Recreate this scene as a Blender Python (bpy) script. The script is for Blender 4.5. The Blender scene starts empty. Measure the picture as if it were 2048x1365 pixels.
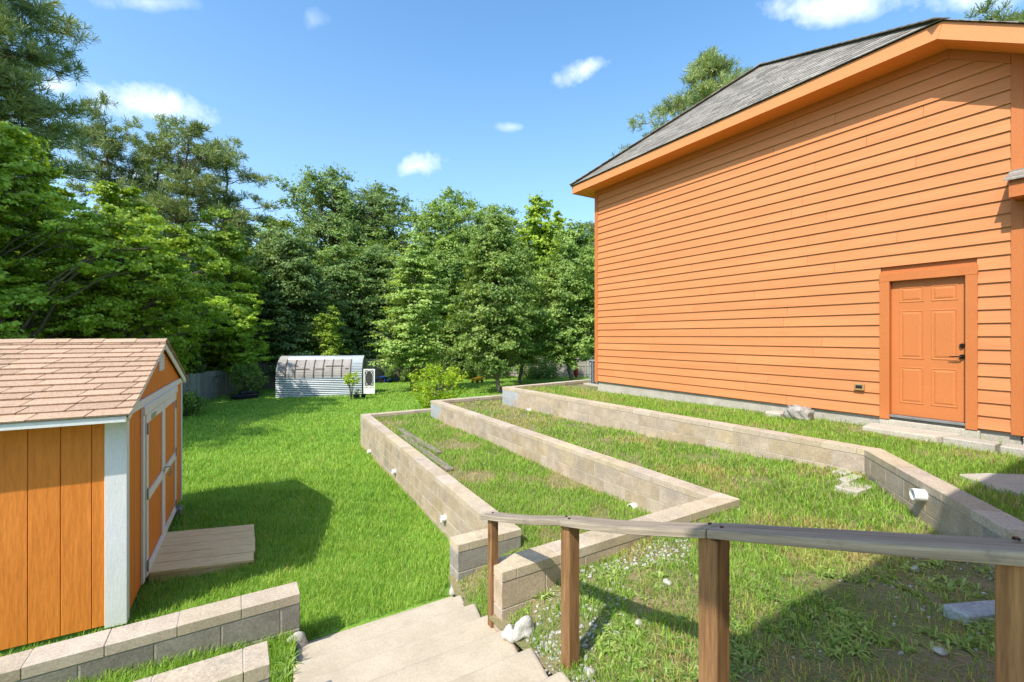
import bpy, math, random
import numpy as np
from mathutils import Vector, Matrix, geometry
random.seed(7)
rng = np.random.default_rng(11)
R = math.radians
sc = bpy.context.scene
C = sc.collection

# ------------------------------------------------------------------ camera
FPX = 910.0                      # focal length in photo pixels (photo is 2048 wide)
YAW = R(31.15)
cam_d = bpy.data.cameras.new('camera')
cam_d.lens = FPX / 2048 * 36
cam_d.sensor_width = 36
cam_d.shift_y = -0.0046
cam_d.clip_start = 0.05
cam_d.clip_end = 3000
cam = bpy.data.objects.new('camera', cam_d)
C.objects.link(cam)
cam.location = (0, 0, 0)
cam.rotation_euler = (R(90), 0, -YAW)
sc.camera = cam
SY, CY = math.sin(YAW), math.cos(YAW)

def ray(px):
    u = (px - 1024) / FPX
    return SY + u * CY, CY - u * SY
def spot(px, depth):
    a, b = ray(px)
    return a * depth, b * depth
def at_z(px, py, z):
    d = -z * FPX / (py - 673.0)
    a, b = ray(px)
    return Vector((a * d, b * d, z))

# ------------------------------------------------------------------ light
SUN = Vector((1.0, 0.43, -1.27)).normalized()
elev = math.asin(-SUN.z)
azim = math.atan2(-SUN.x, -SUN.y)
sd = bpy.data.lights.new('sun', 'SUN')
sd.energy = 3.5
sd.angle = R(0.53)
sd.color = (1.0, 0.93, 0.82)
so = bpy.data.objects.new('sun', sd)
so.rotation_euler = SUN.to_track_quat('-Z', 'Y').to_euler()
so.location = (-20, -20, 30)
C.objects.link(so)

w = bpy.data.worlds.new('World')
sc.world = w
w.use_nodes = True
wn, wl = w.node_tree.nodes, w.node_tree.links
wn.clear()
def N(nodes, t, **kw):
    n = nodes.new(t)
    for k, v in kw.items():
        if k.startswith('i_'):
            n.inputs[int(k[2:])].default_value = v
        else:
            setattr(n, k, v)
    return n
sky = N(wn, 'ShaderNodeTexSky', sky_type='NISHITA', sun_disc=False, sun_elevation=elev, sun_rotation=azim,
        air_density=1.0, dust_density=1.3, ozone_density=1.6)
wout = N(wn, 'ShaderNodeOutputWorld')
bg = N(wn, 'ShaderNodeBackground')
bg.inputs['Strength'].default_value = 0.15
hs = N(wn, 'ShaderNodeHueSaturation')
hs.inputs['Saturation'].default_value = 1.2
hs.inputs['Value'].default_value = 1.2
tint = N(wn, 'ShaderNodeMix', data_type='RGBA', blend_type='MULTIPLY')
tint.inputs[0].default_value = 1.0
tint.inputs[7].default_value = (0.90, 1.05, 1.03, 1)
wl.new(sky.outputs[0], hs.inputs['Color'])
wl.new(hs.outputs[0], tint.inputs[6])
tc = N(wn, 'ShaderNodeTexCoord')
nz = N(wn, 'ShaderNodeTexNoise')
nz.inputs['Scale'].default_value = 9
nz.inputs['Detail'].default_value = 7
nz.inputs['Roughness'].default_value = 0.62
wl.new(tc.outputs['Generated'], nz.inputs['Vector'])
nz2 = N(wn, 'ShaderNodeTexNoise')
nz2.inputs['Scale'].default_value = 30
nz2.inputs['Detail'].default_value = 5
wl.new(tc.outputs['Generated'], nz2.inputs['Vector'])
def wmath(op, a, b=None, clamp=False):
    n = N(wn, 'ShaderNodeMath', operation=op, use_clamp=clamp)
    for i, v in enumerate((a, b)):
        if v is None: continue
        if isinstance(v, (int, float)): n.inputs[i].default_value = v
        else: wl.new(v, n.inputs[i])
    return n.outputs[0]
def wdot(vec):
    n = N(wn, 'ShaderNodeVectorMath', operation='DOT_PRODUCT')
    wl.new(tc.outputs['Generated'], n.inputs[0])
    n.inputs[1].default_value = vec
    return n.outputs['Value']
# clouds: (centre px, py, half width px, half height px, tilt, strength)
CL = [(305, 212, 125, 40, -8, 1.0), (105, 172, 45, 20, 0, .85), (835, 332, 58, 24, 6, 1.0), (1178, 134, 72, 24, 18, .85),
      (1655, 12, 115, 30, 4, .85), (1900, -30, 300, 46, 0, .9), (1024, 254, 34, 9, 0, .35), (625, 40, 30, 26, 0, .25),
      (300, 5, 90, 16, 0, .4), (512, 690, 1, 1, 0, 0), (270, 350, 60, 26, 0, .7)]
cmask = None
for (cx, cy_, hw, hh, tl, st) in CL:
    if st == 0: continue
    a, b = ray(cx)
    c = Vector((a, b, (673 - cy_) / FPX))
    k = c.length
    c.normalize()
    rt = Vector((CY, -SY, 0))
    rt = (rt - c * rt.dot(c)).normalized()
    up = rt.cross(c)
    t = R(tl)
    r2 = rt * math.cos(t) + up * math.sin(t)
    u2 = up * math.cos(t) - rt * math.sin(t)
    cc = 1 / (k)                                   # a pixel near the edge covers a smaller angle
    A = wmath('MULTIPLY', wdot(tuple(r2)), FPX / (hw * cc * 0.95))
    B = wmath('MULTIPLY', wdot(tuple(u2)), FPX / (hh * cc * 0.95))
    s = wmath('SQRT', wmath('ADD', wmath('POWER', A, 2.0), wmath('POWER', B, 2.0)))
    m = wmath('SUBTRACT', 1.0, s)
    n_ = wmath('MULTIPLY', wmath('SUBTRACT', nz.outputs[0], 0.5), 3.4)
    n3 = wmath('MULTIPLY', wmath('SUBTRACT', nz2.outputs[0], 0.5), .9)
    m = wmath('ADD', m, wmath('ADD', n_, n3))
    m = wmath('MULTIPLY', wmath('MULTIPLY', m, .85, clamp=True), st)
    front = wmath('GREATER_THAN', wdot(tuple(c)), 0.5)
    edge = wmath('SUBTRACT', 1.9, s, clamp=True)
    m = wmath('MULTIPLY', m, wmath('MULTIPLY', front, edge))
    cmask = m if cmask is None else wmath('MAXIMUM', cmask, m)
mx = N(wn, 'ShaderNodeMix', data_type='RGBA')
wl.new(cmask, mx.inputs[0])
wl.new(tint.outputs[2], mx.inputs[6])
mx.inputs[7].default_value = (5.6, 6.0, 6.4, 1)
sx_ = N(wn, 'ShaderNodeSeparateXYZ')
wl.new(tc.outputs['Generated'], sx_.inputs[0])
hz = wmath('MULTIPLY', wmath('POWER', wmath('SUBTRACT', 1.0, wmath('ABSOLUTE', sx_.outputs[2])), 3.0), .8)
mh = N(wn, 'ShaderNodeMix', data_type='RGBA')
wl.new(hz, mh.inputs[0]); wl.new(tint.outputs[2], mh.inputs[6])
mh.inputs[7].default_value = (2.5, 3.3, 4.2, 1)
wl.new(mh.outputs[2], mx.inputs[6])
wl.new(mx.outputs[2], bg.inputs[0])
wl.new(bg.outputs[0], wout.inputs[0])

sc.view_settings.view_transform = 'Standard'
sc.view_settings.look = 'None'
sc.view_settings.gamma = 1
sc.view_settings.exposure = 0.80
cy = sc.cycles
cy.max_bounces = 6
cy.diffuse_bounces = 3
cy.glossy_bounces = 2
cy.transmission_bounces = 4
cy.transparent_max_bounces = 8
cy.caustics_reflective = False
cy.caustics_refractive = False
cy.use_denoising = True
cy.sample_clamp_indirect = 6

# ------------------------------------------------------------------ materials
def newmat(name):
    m = bpy.data.materials.new(name)
    m.use_nodes = True
    m.node_tree.nodes.clear()
    return m, m.node_tree.nodes, m.node_tree.links
def ramp(n, cols):
    r = n.new('ShaderNodeValToRGB')
    e = r.color_ramp.elements
    while len(e) < len(cols): e.new(0.5)
    for i, (p, c) in enumerate(cols):
        e[i].position = p
        e[i].color = (*c, 1)
    return r
def mat(name, c1, c2=None, scale=6, stretch=(1, 1, 1), rough=0.8, bump=0.2, bscale=60, bdist=0.01, island=0.0, hue=0.0,
        metal=0.0, spot_c=None, spot_scale=3, spot_lo=.55, spot_hi=.7, spec=0.3, detail=6, grain=.12, gscale=70, bstretch=None):
    """procedural surface: colour noise c1..c2, optional blotches, per-piece variation, bump"""
    m, n, l = newmat(name)
    out = n.new('ShaderNodeOutputMaterial')
    p = n.new('ShaderNodeBsdfPrincipled')
    l.new(p.outputs[0], out.inputs[0])
    p.inputs['Roughness'].default_value = rough
    p.inputs['Metallic'].default_value = metal
    p.inputs['Specular IOR Level'].default_value = spec
    t = n.new('ShaderNodeTexCoord')
    mp = n.new('ShaderNodeMapping')
    mp.inputs['Scale'].default_value = stretch
    l.new(t.outputs['Object'], mp.inputs[0])
    no = n.new('ShaderNodeTexNoise')
    no.inputs['Scale'].default_value = scale
    no.inputs['Detail'].default_value = detail
    no.inputs['Roughness'].default_value = 0.6
    geo = n.new('ShaderNodeNewGeometry')
    if island > 0 or hue > 0:
        ad = n.new('ShaderNodeVectorMath'); ad.operation = 'ADD'
        mu = n.new('ShaderNodeMath'); mu.operation = 'MULTIPLY'; mu.inputs[1].default_value = 37.0
        l.new(geo.outputs['Random Per Island'], mu.inputs[0])
        l.new(mp.outputs[0], ad.inputs[0]); l.new(mu.outputs[0], ad.inputs[1])
        l.new(ad.outputs[0], no.inputs['Vector'])
    else:
        l.new(mp.outputs[0], no.inputs['Vector'])
    rp = ramp(n, [(0.3, c1), (0.7, c2 or c1)])
    l.new(no.outputs[0], rp.inputs[0])
    col = rp.outputs[0]
    if spot_c:
        ns = n.new('ShaderNodeTexNoise')
        ns.inputs['Scale'].default_value = spot_scale
        ns.inputs['Detail'].default_value = 8
        ns.inputs['Roughness'].default_value = .65
        l.new(t.outputs['Object'], ns.inputs['Vector'])
        rs = ramp(n, [(spot_lo, (0, 0, 0)), (spot_hi, (1, 1, 1))])
        l.new(ns.outputs[0], rs.inputs[0])
        mi = n.new('ShaderNodeMix'); mi.data_type = 'RGBA'
        l.new(rs.outputs[0], mi.inputs[0]); l.new(col, mi.inputs[6])
        mi.inputs[7].default_value = (*spot_c, 1)
        col = mi.outputs[2]
    if island > 0 or hue > 0:
        h = n.new('ShaderNodeHueSaturation')
        mr = n.new('ShaderNodeMapRange')
        mr.inputs[3].default_value = 1 - island; mr.inputs[4].default_value = 1 + island
        l.new(geo.outputs['Random Per Island'], mr.inputs[0])
        l.new(mr.outputs[0], h.inputs['Value'])
        if hue:
            wnz = n.new('ShaderNodeTexWhiteNoise'); wnz.noise_dimensions = '1D'
            l.new(geo.outputs['Random Per Island'], wnz.inputs['W'])
            m2 = n.new('ShaderNodeMapRange')
            m2.inputs[3].default_value = 0.5 - hue; m2.inputs[4].default_value = 0.5 + hue
            l.new(wnz.outputs[0], m2.inputs[0]); l.new(m2.outputs[0], h.inputs['Hue'])
            m3 = n.new('ShaderNodeMapRange')
            m3.inputs[3].default_value = 0.8; m3.inputs[4].default_value = 1.12
            l.new(wnz.outputs[0], m3.inputs[0]); l.new(m3.outputs[0], h.inputs['Saturation'])
        l.new(col, h.inputs['Color'])
        col = h.outputs[0]
    if grain:
        mg_ = n.new('ShaderNodeMapping'); mg_.inputs['Scale'].default_value = bstretch or stretch
        l.new(t.outputs['Object'], mg_.inputs[0])
        ng = n.new('ShaderNodeTexNoise'); ng.inputs['Scale'].default_value = gscale; ng.inputs['Detail'].default_value = 4; ng.inputs['Roughness'].default_value = .75
        l.new(mg_.outputs[0], ng.inputs['Vector'])
        gr_ = n.new('ShaderNodeMapRange'); gr_.inputs[1].default_value = .3; gr_.inputs[2].default_value = .7
        gr_.inputs[3].default_value = 1 - grain; gr_.inputs[4].default_value = 1 + grain
        l.new(ng.outputs[0], gr_.inputs[0])
        hg = n.new('ShaderNodeHueSaturation'); l.new(gr_.outputs[0], hg.inputs['Value']); l.new(col, hg.inputs['Color'])
        col = hg.outputs[0]
    l.new(col, p.inputs['Base Color'])
    if bump:
        mb = n.new('ShaderNodeMapping')
        mb.inputs['Scale'].default_value = bstretch or stretch
        l.new(t.outputs['Object'], mb.inputs[0])
        nb = n.new('ShaderNodeTexNoise')
        nb.inputs['Scale'].default_value = bscale
        nb.inputs['Detail'].default_value = 5
        l.new(mb.outputs[0], nb.inputs['Vector'])
        bp = n.new('ShaderNodeBump')
        bp.inputs['Strength'].default_value = bump
        bp.inputs['Distance'].default_value = bdist
        l.new(nb.outputs[0], bp.inputs['Height'])
        l.new(bp.outputs[0], p.inputs['Normal'])
    return m

def leafmat(name, dark, light, yellow, trans=0.35, nscale=0.8):
    m, n, l = newmat(name)
    out = n.new('ShaderNodeOutputMaterial')
    geo = n.new('ShaderNodeNewGeometry')
    t = n.new('ShaderNodeTexCoord')
    oi = n.new('ShaderNodeObjectInfo')
    no = n.new('ShaderNodeTexNoise'); no.inputs['Scale'].default_value = nscale; no.inputs['Detail'].default_value = 3
    ad = n.new('ShaderNodeVectorMath'); ad.operation = 'ADD'
    l.new(t.outputs['Object'], ad.inputs[0]); l.new(oi.outputs['Random'], ad.inputs[1])
    l.new(ad.outputs[0], no.inputs['Vector'])
    mm = n.new('ShaderNodeMath'); mm.operation = 'MULTIPLY_ADD'
    l.new(geo.outputs['Random Per Island'], mm.inputs[0]); mm.inputs[1].default_value = 0.42
    l.new(no.outputs[0], mm.inputs[2])
    rp = ramp(n, [(0.42, dark), (0.72, light), (0.95, yellow)])
    l.new(mm.outputs[0], rp.inputs[0])
    h = n.new('ShaderNodeHueSaturation')
    mr = n.new('ShaderNodeMapRange'); mr.inputs[3].default_value = 0.95; mr.inputs[4].default_value = 1.35
    l.new(oi.outputs['Random'], mr.inputs[0]); l.new(mr.outputs[0], h.inputs['Value'])
    l.new(rp.outputs[0], h.inputs['Color'])
    p = n.new('ShaderNodeBsdfPrincipled')
    p.inputs['Roughness'].default_value = 0.5
    p.inputs['Specular IOR Level'].default_value = 0.35
    l.new(h.outputs[0], p.inputs['Base Color'])
    tr = n.new('ShaderNodeBsdfTranslucent')
    gm = n.new('ShaderNodeMix'); gm.data_type = 'RGBA'; gm.blend_type = 'MULTIPLY'; gm.inputs[0].default_value = 1
    gm.inputs[7].default_value = (1.5, 1.35, 0.5, 1)
    l.new(h.outputs[0], gm.inputs[6]); l.new(gm.outputs[2], tr.inputs[0])
    ms = n.new('ShaderNodeMixShader'); ms.inputs[0].default_value = trans
    l.new(p.outputs[0], ms.inputs[1]); l.new(tr.outputs[0], ms.inputs[2])
    l.new(ms.outputs[0], out.inputs[0])
    return m

def grassmat(name, cols, trans=0.42):
    """blade colour from the point attribute 'tone' (0 green .. 1 straw)"""
    m, n, l = newmat(name)
    out = n.new('ShaderNodeOutputMaterial')
    at = n.new('ShaderNodeAttribute'); at.attribute_name = 'tone'
    rp = ramp(n, cols)
    l.new(at.outputs['Fac'], rp.inputs[0])
    p = n.new('ShaderNodeBsdfPrincipled')
    p.inputs['Roughness'].default_value = 0.55
    p.inputs['Specular IOR Level'].default_value = 0.25
    l.new(rp.outputs[0], p.inputs['Base Color'])
    tr = n.new('ShaderNodeBsdfTranslucent')
    gm = n.new('ShaderNodeMix'); gm.data_type = 'RGBA'; gm.blend_type = 'MULTIPLY'; gm.inputs[0].default_value = 1
    gm.inputs[7].default_value = (1.4, 1.3, 0.6, 1)
    l.new(rp.outputs[0], gm.inputs[6]); l.new(gm.outputs[2], tr.inputs[0])
    ms = n.new('ShaderNodeMixShader'); ms.inputs[0].default_value = trans
    l.new(p.outputs[0], ms.inputs[1]); l.new(tr.outputs[0], ms.inputs[2])
    l.new(ms.outputs[0], out.inputs[0])
    return m

M = {}
M['siding'] = mat('orange_siding', (.55, .205, .078), (.63, .25, .099), scale=1.6, stretch=(1, .25, 5), grain=.10, gscale=9, rough=.62, bump=.35, bscale=22, bstretch=(1, .35, 7), bdist=.004,
                  island=.03, spot_c=(.60, .215, .08), spot_scale=1.3, spot_lo=.5, spot_hi=.8)
M['trim'] = mat('orange_trim', (.49, .155, .045), (.53, .175, .055), scale=2, rough=.55, bump=.12, bscale=30, bdist=.003)
M['fascia'] = mat('fascia_paint', (.64, .25, .095), (.68, .27, .105), scale=2, rough=.55, bump=.1, bscale=20, bdist=.003)
M['door'] = mat('door_paint', (.52, .175, .055), (.55, .185, .06), scale=2, rough=.45, bump=.05, bscale=60, bdist=.002)
M['soffit'] = mat('soffit_paint', (.78, .26, .05), (.80, .28, .06), scale=2, rough=.6, bump=.05)
M['shed'] = mat('shed_siding', (.68, .205, .028), (.78, .26, .04), scale=2.5, stretch=(9, 9, .6), grain=.12, gscale=9, rough=.7, bump=.55, bscale=9, bstretch=(5, 5, .8), bdist=.006)
M['white'] = mat('white_trim', (.72, .73, .72), (.80, .80, .79), scale=5, stretch=(3, 3, .8), rough=.6, bump=.4, bscale=14, bstretch=(4, 4, .7), bdist=.004)
M['plastic'] = mat('white_plastic', (.8, .8, .78), rough=.4, bump=0)
M['green'] = mat('green_skid', (.10, .22, .07), (.13, .27, .09), rough=.7)
M['pink_shingle'] = mat('tan_shingle', (.33, .21, .14), (.58, .40, .28), scale=60, grain=.2, gscale=120, rough=.95, bump=.5, bscale=220, bdist=.004, island=.13)
M['grey_shingle'] = mat('grey_shingle', (.19, .17, .15), (.32, .29, .26), scale=50, grain=.35, gscale=25, rough=.95, bump=.5, bscale=150, bdist=.004, island=.28)
M['dark_under'] = mat('dark_felt', (.05, .035, .03), (.07, .05, .04), rough=.9)
M['block'] = mat('concrete_block', (.34, .262, .185), (.47, .375, .275), scale=5, grain=.28, gscale=55, rough=.95, bump=.6, bscale=110, bdist=.004, island=.09, hue=.006,
                 spot_c=(.27, .235, .19), spot_scale=1.6, spot_lo=.53, spot_hi=.72)
M['cap'] = mat('concrete_cap', (.41, .33, .235), (.51, .42, .31), scale=6, grain=.28, gscale=55, rough=.95, bump=.6, bscale=120, bdist=.004, island=.11, hue=.01,
               spot_c=(.31, .265, .215), spot_scale=2.2, spot_lo=.56, spot_hi=.75)
M['grey_block'] = mat('grey_block', (.21, .19, .165), (.30, .275, .24), scale=6, grain=.28, gscale=55, rough=.95, bump=.6, bscale=110, bdist=.004, island=.2)
M['blue_block'] = mat('pale_grey_block', (.28, .30, .32), (.37, .39, .40), scale=6, grain=.28, gscale=55, rough=.95, bump=.5, bscale=110, bdist=.004, island=.12)
M['mortar'] = mat('mortar', (.36, .32, .27), (.46, .42, .36), scale=14, rough=1, bump=.6, bscale=60)
M['concrete'] = mat('stair_concrete', (.42, .355, .265), (.53, .455, .35), scale=3.5, island=.08, grain=.13, gscale=55, rough=.92, bump=.35, bscale=90, bdist=.004,
                    spot_c=(.34, .285, .225), spot_scale=5, spot_lo=.58, spot_hi=.8)
M['slab'] = mat('pale_slab', (.40, .36, .30), (.50, .46, .39), scale=4, grain=.28, gscale=55, rough=.92, bump=.4, bscale=70, bdist=.004,
                spot_c=(.35, .33, .28), spot_scale=3, spot_lo=.55, spot_hi=.75)
M['foundation'] = mat('foundation', (.36, .33, .28), (.46, .43, .38), scale=3, grain=.28, gscale=55, rough=.95, bump=.4, bscale=50,
                      spot_c=(.33, .29, .24), spot_scale=4, spot_lo=.56, spot_hi=.75)
M['stone'] = mat('white_rock', (.30, .29, .26), (.52, .50, .46), scale=9, rough=.9, bump=.8, bscale=26, bdist=.02, island=.2)
M['post'] = mat('brown_post', (.14, .070, .028), (.30, .165, .072), scale=5, stretch=(8, 8, .6), grain=.3, gscale=8, rough=.75, bump=.5, bscale=8, bstretch=(7, 7, .5), bdist=.004,
                spot_c=(.13, .06, .03), spot_scale=3, spot_lo=.62, spot_hi=.75)
M['rail'] = mat('grey_rail', (.20, .16, .12), (.40, .335, .26), scale=4, stretch=(14, .3, 14), grain=.3, gscale=9, rough=.8, bump=.6, bscale=7, bstretch=(14, .35, 14), bdist=.003,
                spot_c=(.10, .085, .08), spot_scale=4, spot_lo=.6, spot_hi=.75)
M['deck'] = mat('new_pine', (.62, .43, .19), (.80, .59, .31), scale=4, stretch=(.7, 9, 9), grain=.16, gscale=8, rough=.7, bump=.3, bscale=8, bstretch=(.6, 9, 9), bdist=.003, island=.16,
                spot_c=(.30, .17, .08), spot_scale=7, spot_lo=.66, spot_hi=.75)
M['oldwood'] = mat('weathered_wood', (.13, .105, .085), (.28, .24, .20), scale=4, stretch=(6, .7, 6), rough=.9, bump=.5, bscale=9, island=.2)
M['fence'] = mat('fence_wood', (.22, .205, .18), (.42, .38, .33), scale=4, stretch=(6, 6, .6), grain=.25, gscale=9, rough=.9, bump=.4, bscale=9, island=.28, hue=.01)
M['steel'] = mat('galvanised_steel', (.27, .30, .32), (.40, .43, .45), scale=1.5, stretch=(.4, 3, 3), rough=.42, metal=.55, bump=.05, spot_c=(.35, .33, .30), spot_scale=1.4, spot_lo=.6, spot_hi=.8)
M['fibre'] = mat('clouded_panel', (.25, .225, .205), (.36, .33, .31), scale=2.5, rough=.45, bump=.05, island=.1)
M['rib'] = mat('dark_rib', (.10, .065, .045), (.16, .10, .07), rough=.9, bump=0)
M['black'] = mat('black_plastic', (.012, .013, .016), (.02, .021, .025), rough=.5, bump=.1)
M['bronze'] = mat('dark_bronze', (.025, .02, .018), (.04, .03, .025), rough=.35, metal=.7, bump=0)
M['metal'] = mat('grey_metal', (.30, .31, .32), (.40, .41, .42), rough=.4, metal=.7, bump=0)
M['screen'] = mat('dark_screen', (.035, .035, .035), (.055, .052, .05), scale=3, rough=.8, bump=0)
M['ac'] = mat('ac_grey_paint', (.22, .25, .27), (.27, .30, .32), rough=.5, metal=.2, bump=0)
M['tanbox'] = mat('tan_plastic', (.33, .20, .085), (.38, .24, .11), rough=.5, bump=0)
M['red'] = mat('red_canvas', (.42, .03, .02), (.55, .05, .03), scale=8, rough=.8)
M['blue'] = mat('blue_plastic', (.01, .05, .30), (.02, .07, .38), rough=.4, bump=0)
M['yellow'] = mat('yellow_plastic', (.72, .36, .02), (.80, .45, .03), rough=.4, bump=0)
M['bag'] = mat('grey_bag', (.27, .25, .23), (.42, .39, .36), scale=14, rough=.8, bump=.9, bscale=22, bdist=.02)
M['brick'] = mat('tan_brick', (.42, .27, .19), (.60, .46, .36), scale=8, rough=.95, bump=.4, bscale=60, island=.3)
M['bark'] = mat('grey_bark', (.095, .075, .058), (.20, .17, .14), scale=5, stretch=(4, 4, .8), rough=.95, bump=.8, bscale=7, bstretch=(5, 5, .8), bdist=.04)
M['pinebark'] = mat('pine_bark', (.10, .062, .042), (.21, .14, .10), scale=3, stretch=(3, 3, .8), rough=.95, bump=.8, bscale=5, bstretch=(4, 4, .8), bdist=.05)
M['lawn_ground'] = mat('lawn_soil', (.11, .22, .025), (.19, .34, .045), scale=1.3, rough=1, bump=.6, bscale=30, bdist=.03,
                       spot_c=(.10, .19, .016), spot_scale=.7, spot_lo=.5, spot_hi=.75)
M['terrace_ground'] = mat('terrace_soil', (.14, .17, .05), (.25, .21, .11), scale=2.2, rough=1, bump=.8, bscale=40, bdist=.03,
                          spot_c=(.30, .225, .14), spot_scale=2.0, spot_lo=.5, spot_hi=.65)
GREEN = [(0.0, (.08, .19, .02)), (0.3, (.25, .44, .055)), (0.55, (.41, .59, .10)), (0.75, (.52, .46, .17)), (1.0, (.40, .28, .16))]
M['grass'] = grassmat('grass_blades', GREEN)
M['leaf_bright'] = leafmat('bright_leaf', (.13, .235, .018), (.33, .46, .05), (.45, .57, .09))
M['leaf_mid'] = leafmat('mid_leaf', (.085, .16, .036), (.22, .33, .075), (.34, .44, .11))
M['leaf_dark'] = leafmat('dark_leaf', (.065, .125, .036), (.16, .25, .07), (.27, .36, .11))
M['leaf_layer'] = leafmat('layered_leaf', (.11, .195, .045), (.27, .39, .10), (.42, .52, .15))
M['needle'] = leafmat('pine_needle', (.10, .15, .055), (.23, .29, .11), (.36, .40, .17), trans=.2, nscale=.5)
M['leaf_lime'] = leafmat('lime_leaf', (.22, .36, .02), (.42, .56, .04), (.58, .62, .07), trans=.4)

# ------------------------------------------------------------------ mesh collector
class MB:
    def __init__(s): s.v = []; s.f = []
    def add(s, vs, fs):
        b = len(s.v)
        s.v += [tuple(v) for v in vs]
        s.f += [tuple(i + b for i in f) for f in fs]
        return s
    def hexa(s, p):            # 8 points: bottom 4 ccw, top 4 ccw
        return s.add(p, [(3, 2, 1, 0), (4, 5, 6, 7), (0, 1, 5, 4), (1, 2, 6, 5), (2, 3, 7, 6), (3, 0, 4, 7)])
    def box(s, x0, x1, y0, y1, z0, z1):
        x0, x1 = min(x0, x1), max(x0, x1); y0, y1 = min(y0, y1), max(y0, y1); z0, z1 = min(z0, z1), max(z0, z1)
        s.hexa([(x0, y0, z0), (x1, y0, z0), (x1, y1, z0), (x0, y1, z0), (x0, y0, z1), (x1, y0, z1), (x1, y1, z1), (x0, y1, z1)])
        return s
    def bar(s, a, b, w, h, up=(0, 0, 1)):   # beam of section w (side) x h (up) from a to b
        a, b = Vector(a), Vector(b)
        d = (b - a).normalized()
        up = Vector(up)
        sd_ = d.cross(up)
        if sd_.length < 1e-4: sd_ = d.cross(Vector((0, 1, 0)))
        sd_.normalize(); u = sd_.cross(d).normalized()
        sd_ *= w / 2; u = u * h / 2
        s.hexa([a - sd_ - u, a + sd_ - u, b + sd_ - u, b - sd_ - u, a - sd_ + u, a + sd_ + u, b + sd_ + u, b - sd_ + u])
        return s
    def tube(s, pts, rad, n=8, cap=True):
        pts = [Vector(p) for p in pts]
        if not hasattr(rad, '__len__'): rad = [rad] * len(pts)
        b = len(s.v)
        prev = None
        for i, p in enumerate(pts):
            d = (pts[min(i + 1, len(pts) - 1)] - pts[max(i - 1, 0)]).normalized()
            if prev is None:
                e = d.cross(Vector((0, 0, 1)))
                if e.length < 1e-3: e = d.cross(Vector((1, 0, 0)))
            else:
                e = prev - d * prev.dot(d)
            e.normalize(); prev = e
            g = d.cross(e)
            for k in range(n):
                a = 2 * math.pi * k / n
                s.v.append(tuple(p + (e * math.cos(a) + g * math.sin(a)) * rad[i]))
        for i in range(len(pts) - 1):
            for k in range(n):
                k2 = (k + 1) % n
                s.f.append((b + i * n + k, b + i * n + k2, b + (i + 1) * n + k2, b + (i + 1) * n + k))
        if cap:
            s.f.append(tuple(b + k for k in range(n))[::-1])
            e0 = b + (len(pts) - 1) * n
            s.f.append(tuple(e0 + k for k in range(n)))
        return s
    def prism(s, poly, z0, z1):
        n = len(poly)
        s.add([(x, y, z0) for x, y in poly] + [(x, y, z1) for x, y in poly],
              [tuple(range(n))[::-1], tuple(range(n, 2 * n))] + [(i, (i + 1) % n, n + (i + 1) % n, n + i) for i in range(n)])
        return s
    def prism_x(s, poly, x0, x1):      # poly in (y,z)
        n = len(poly)
        s.add([(x0, y, z) for y, z in poly] + [(x1, y, z) for y, z in poly],
              [tuple(range(n))[::-1], tuple(range(n, 2 * n))] + [(i, (i + 1) % n, n + (i + 1) % n, n + i) for i in range(n)])
        return s
    def rock(s, c, r, seed, sq=(1, 1, .7)):
        import bmesh
        rr = random.Random(seed)
        bm = bmesh.new()
        bmesh.ops.create_icosphere(bm, subdivisions=2 if max(r, .0) < .05 else 3, radius=1)
        ph = [rr.uniform(0, 6) for _ in range(6)]
        vs = []
        for v in bm.verts:
            p = v.co
            k = 1 + .18 * math.sin(3 * p.x + ph[0]) + .16 * math.sin(4 * p.y + ph[1]) + .14 * math.sin(5 * p.z + ph[2]) + .07 * math.sin(9 * p.x + 7 * p.y + ph[3]) + rr.uniform(-.008, .008)
            vs.append((c[0] + p.x * k * r * sq[0], c[1] + p.y * k * r * sq[1], c[2] + p.z * k * r * sq[2]))
        bm.verts.index_update()
        s.add(vs, [tuple(v.index for v in f.verts) for f in bm.faces])
        bm.free()
        return s

def tag(o, label=None, cat=None, group=None, kind=None):
    if label: o['label'] = label
    if cat: o['category'] = cat
    if group: o['group'] = group
    if kind: o['kind'] = kind
    return o
def thing(name, label, cat, loc=(0, 0, 0), rz=0, group=None):
    o = bpy.data.objects.new(name, None)
    o.empty_display_size = .2
    C.objects.link(o)
    o.location = loc
    o.rotation_euler = (0, 0, rz)
    return tag(o, label, cat, group)
def mesh_obj(name, v, f, m, parent=None, world=None, bevel=0, smooth=False, seg=1):
    me = bpy.data.meshes.new(name)
    if world is not None:
        v = [(a[0] - world[0], a[1] - world[1], a[2] - world[2]) for a in v]
    me.from_pydata(v, [], f)
    me.materials.append(m)
    if smooth:
        me.polygons.foreach_set('use_smooth', [True] * len(me.polygons))
    me.update()
    o = bpy.data.objects.new(name, me)
    C.objects.link(o)
    if parent: o.parent = parent
    if world is not None and not parent: o.location = world
    if bevel:
        b = o.modifiers.new('bevel', 'BEVEL'); b.width = bevel; b.segments = seg; b.limit_method = 'ANGLE'; b.angle_limit = R(40)
    return o
def part(name, mb, m, parent, world=False, **kw):
    return mesh_obj(name, mb.v, mb.f, m, parent, world=tuple(parent.location) if world else None, **kw)
def solo(name, mb, m, label, cat, group=None, loc=None, **kw):
    if loc is None:
        a = np.array(mb.v)
        loc = (float(a[:, 0].mean()), float(a[:, 1].mean()), float(a[:, 2].min()))
    return tag(mesh_obj(name, mb.v, mb.f, m, world=tuple(loc), **kw), label, cat, group)
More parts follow.
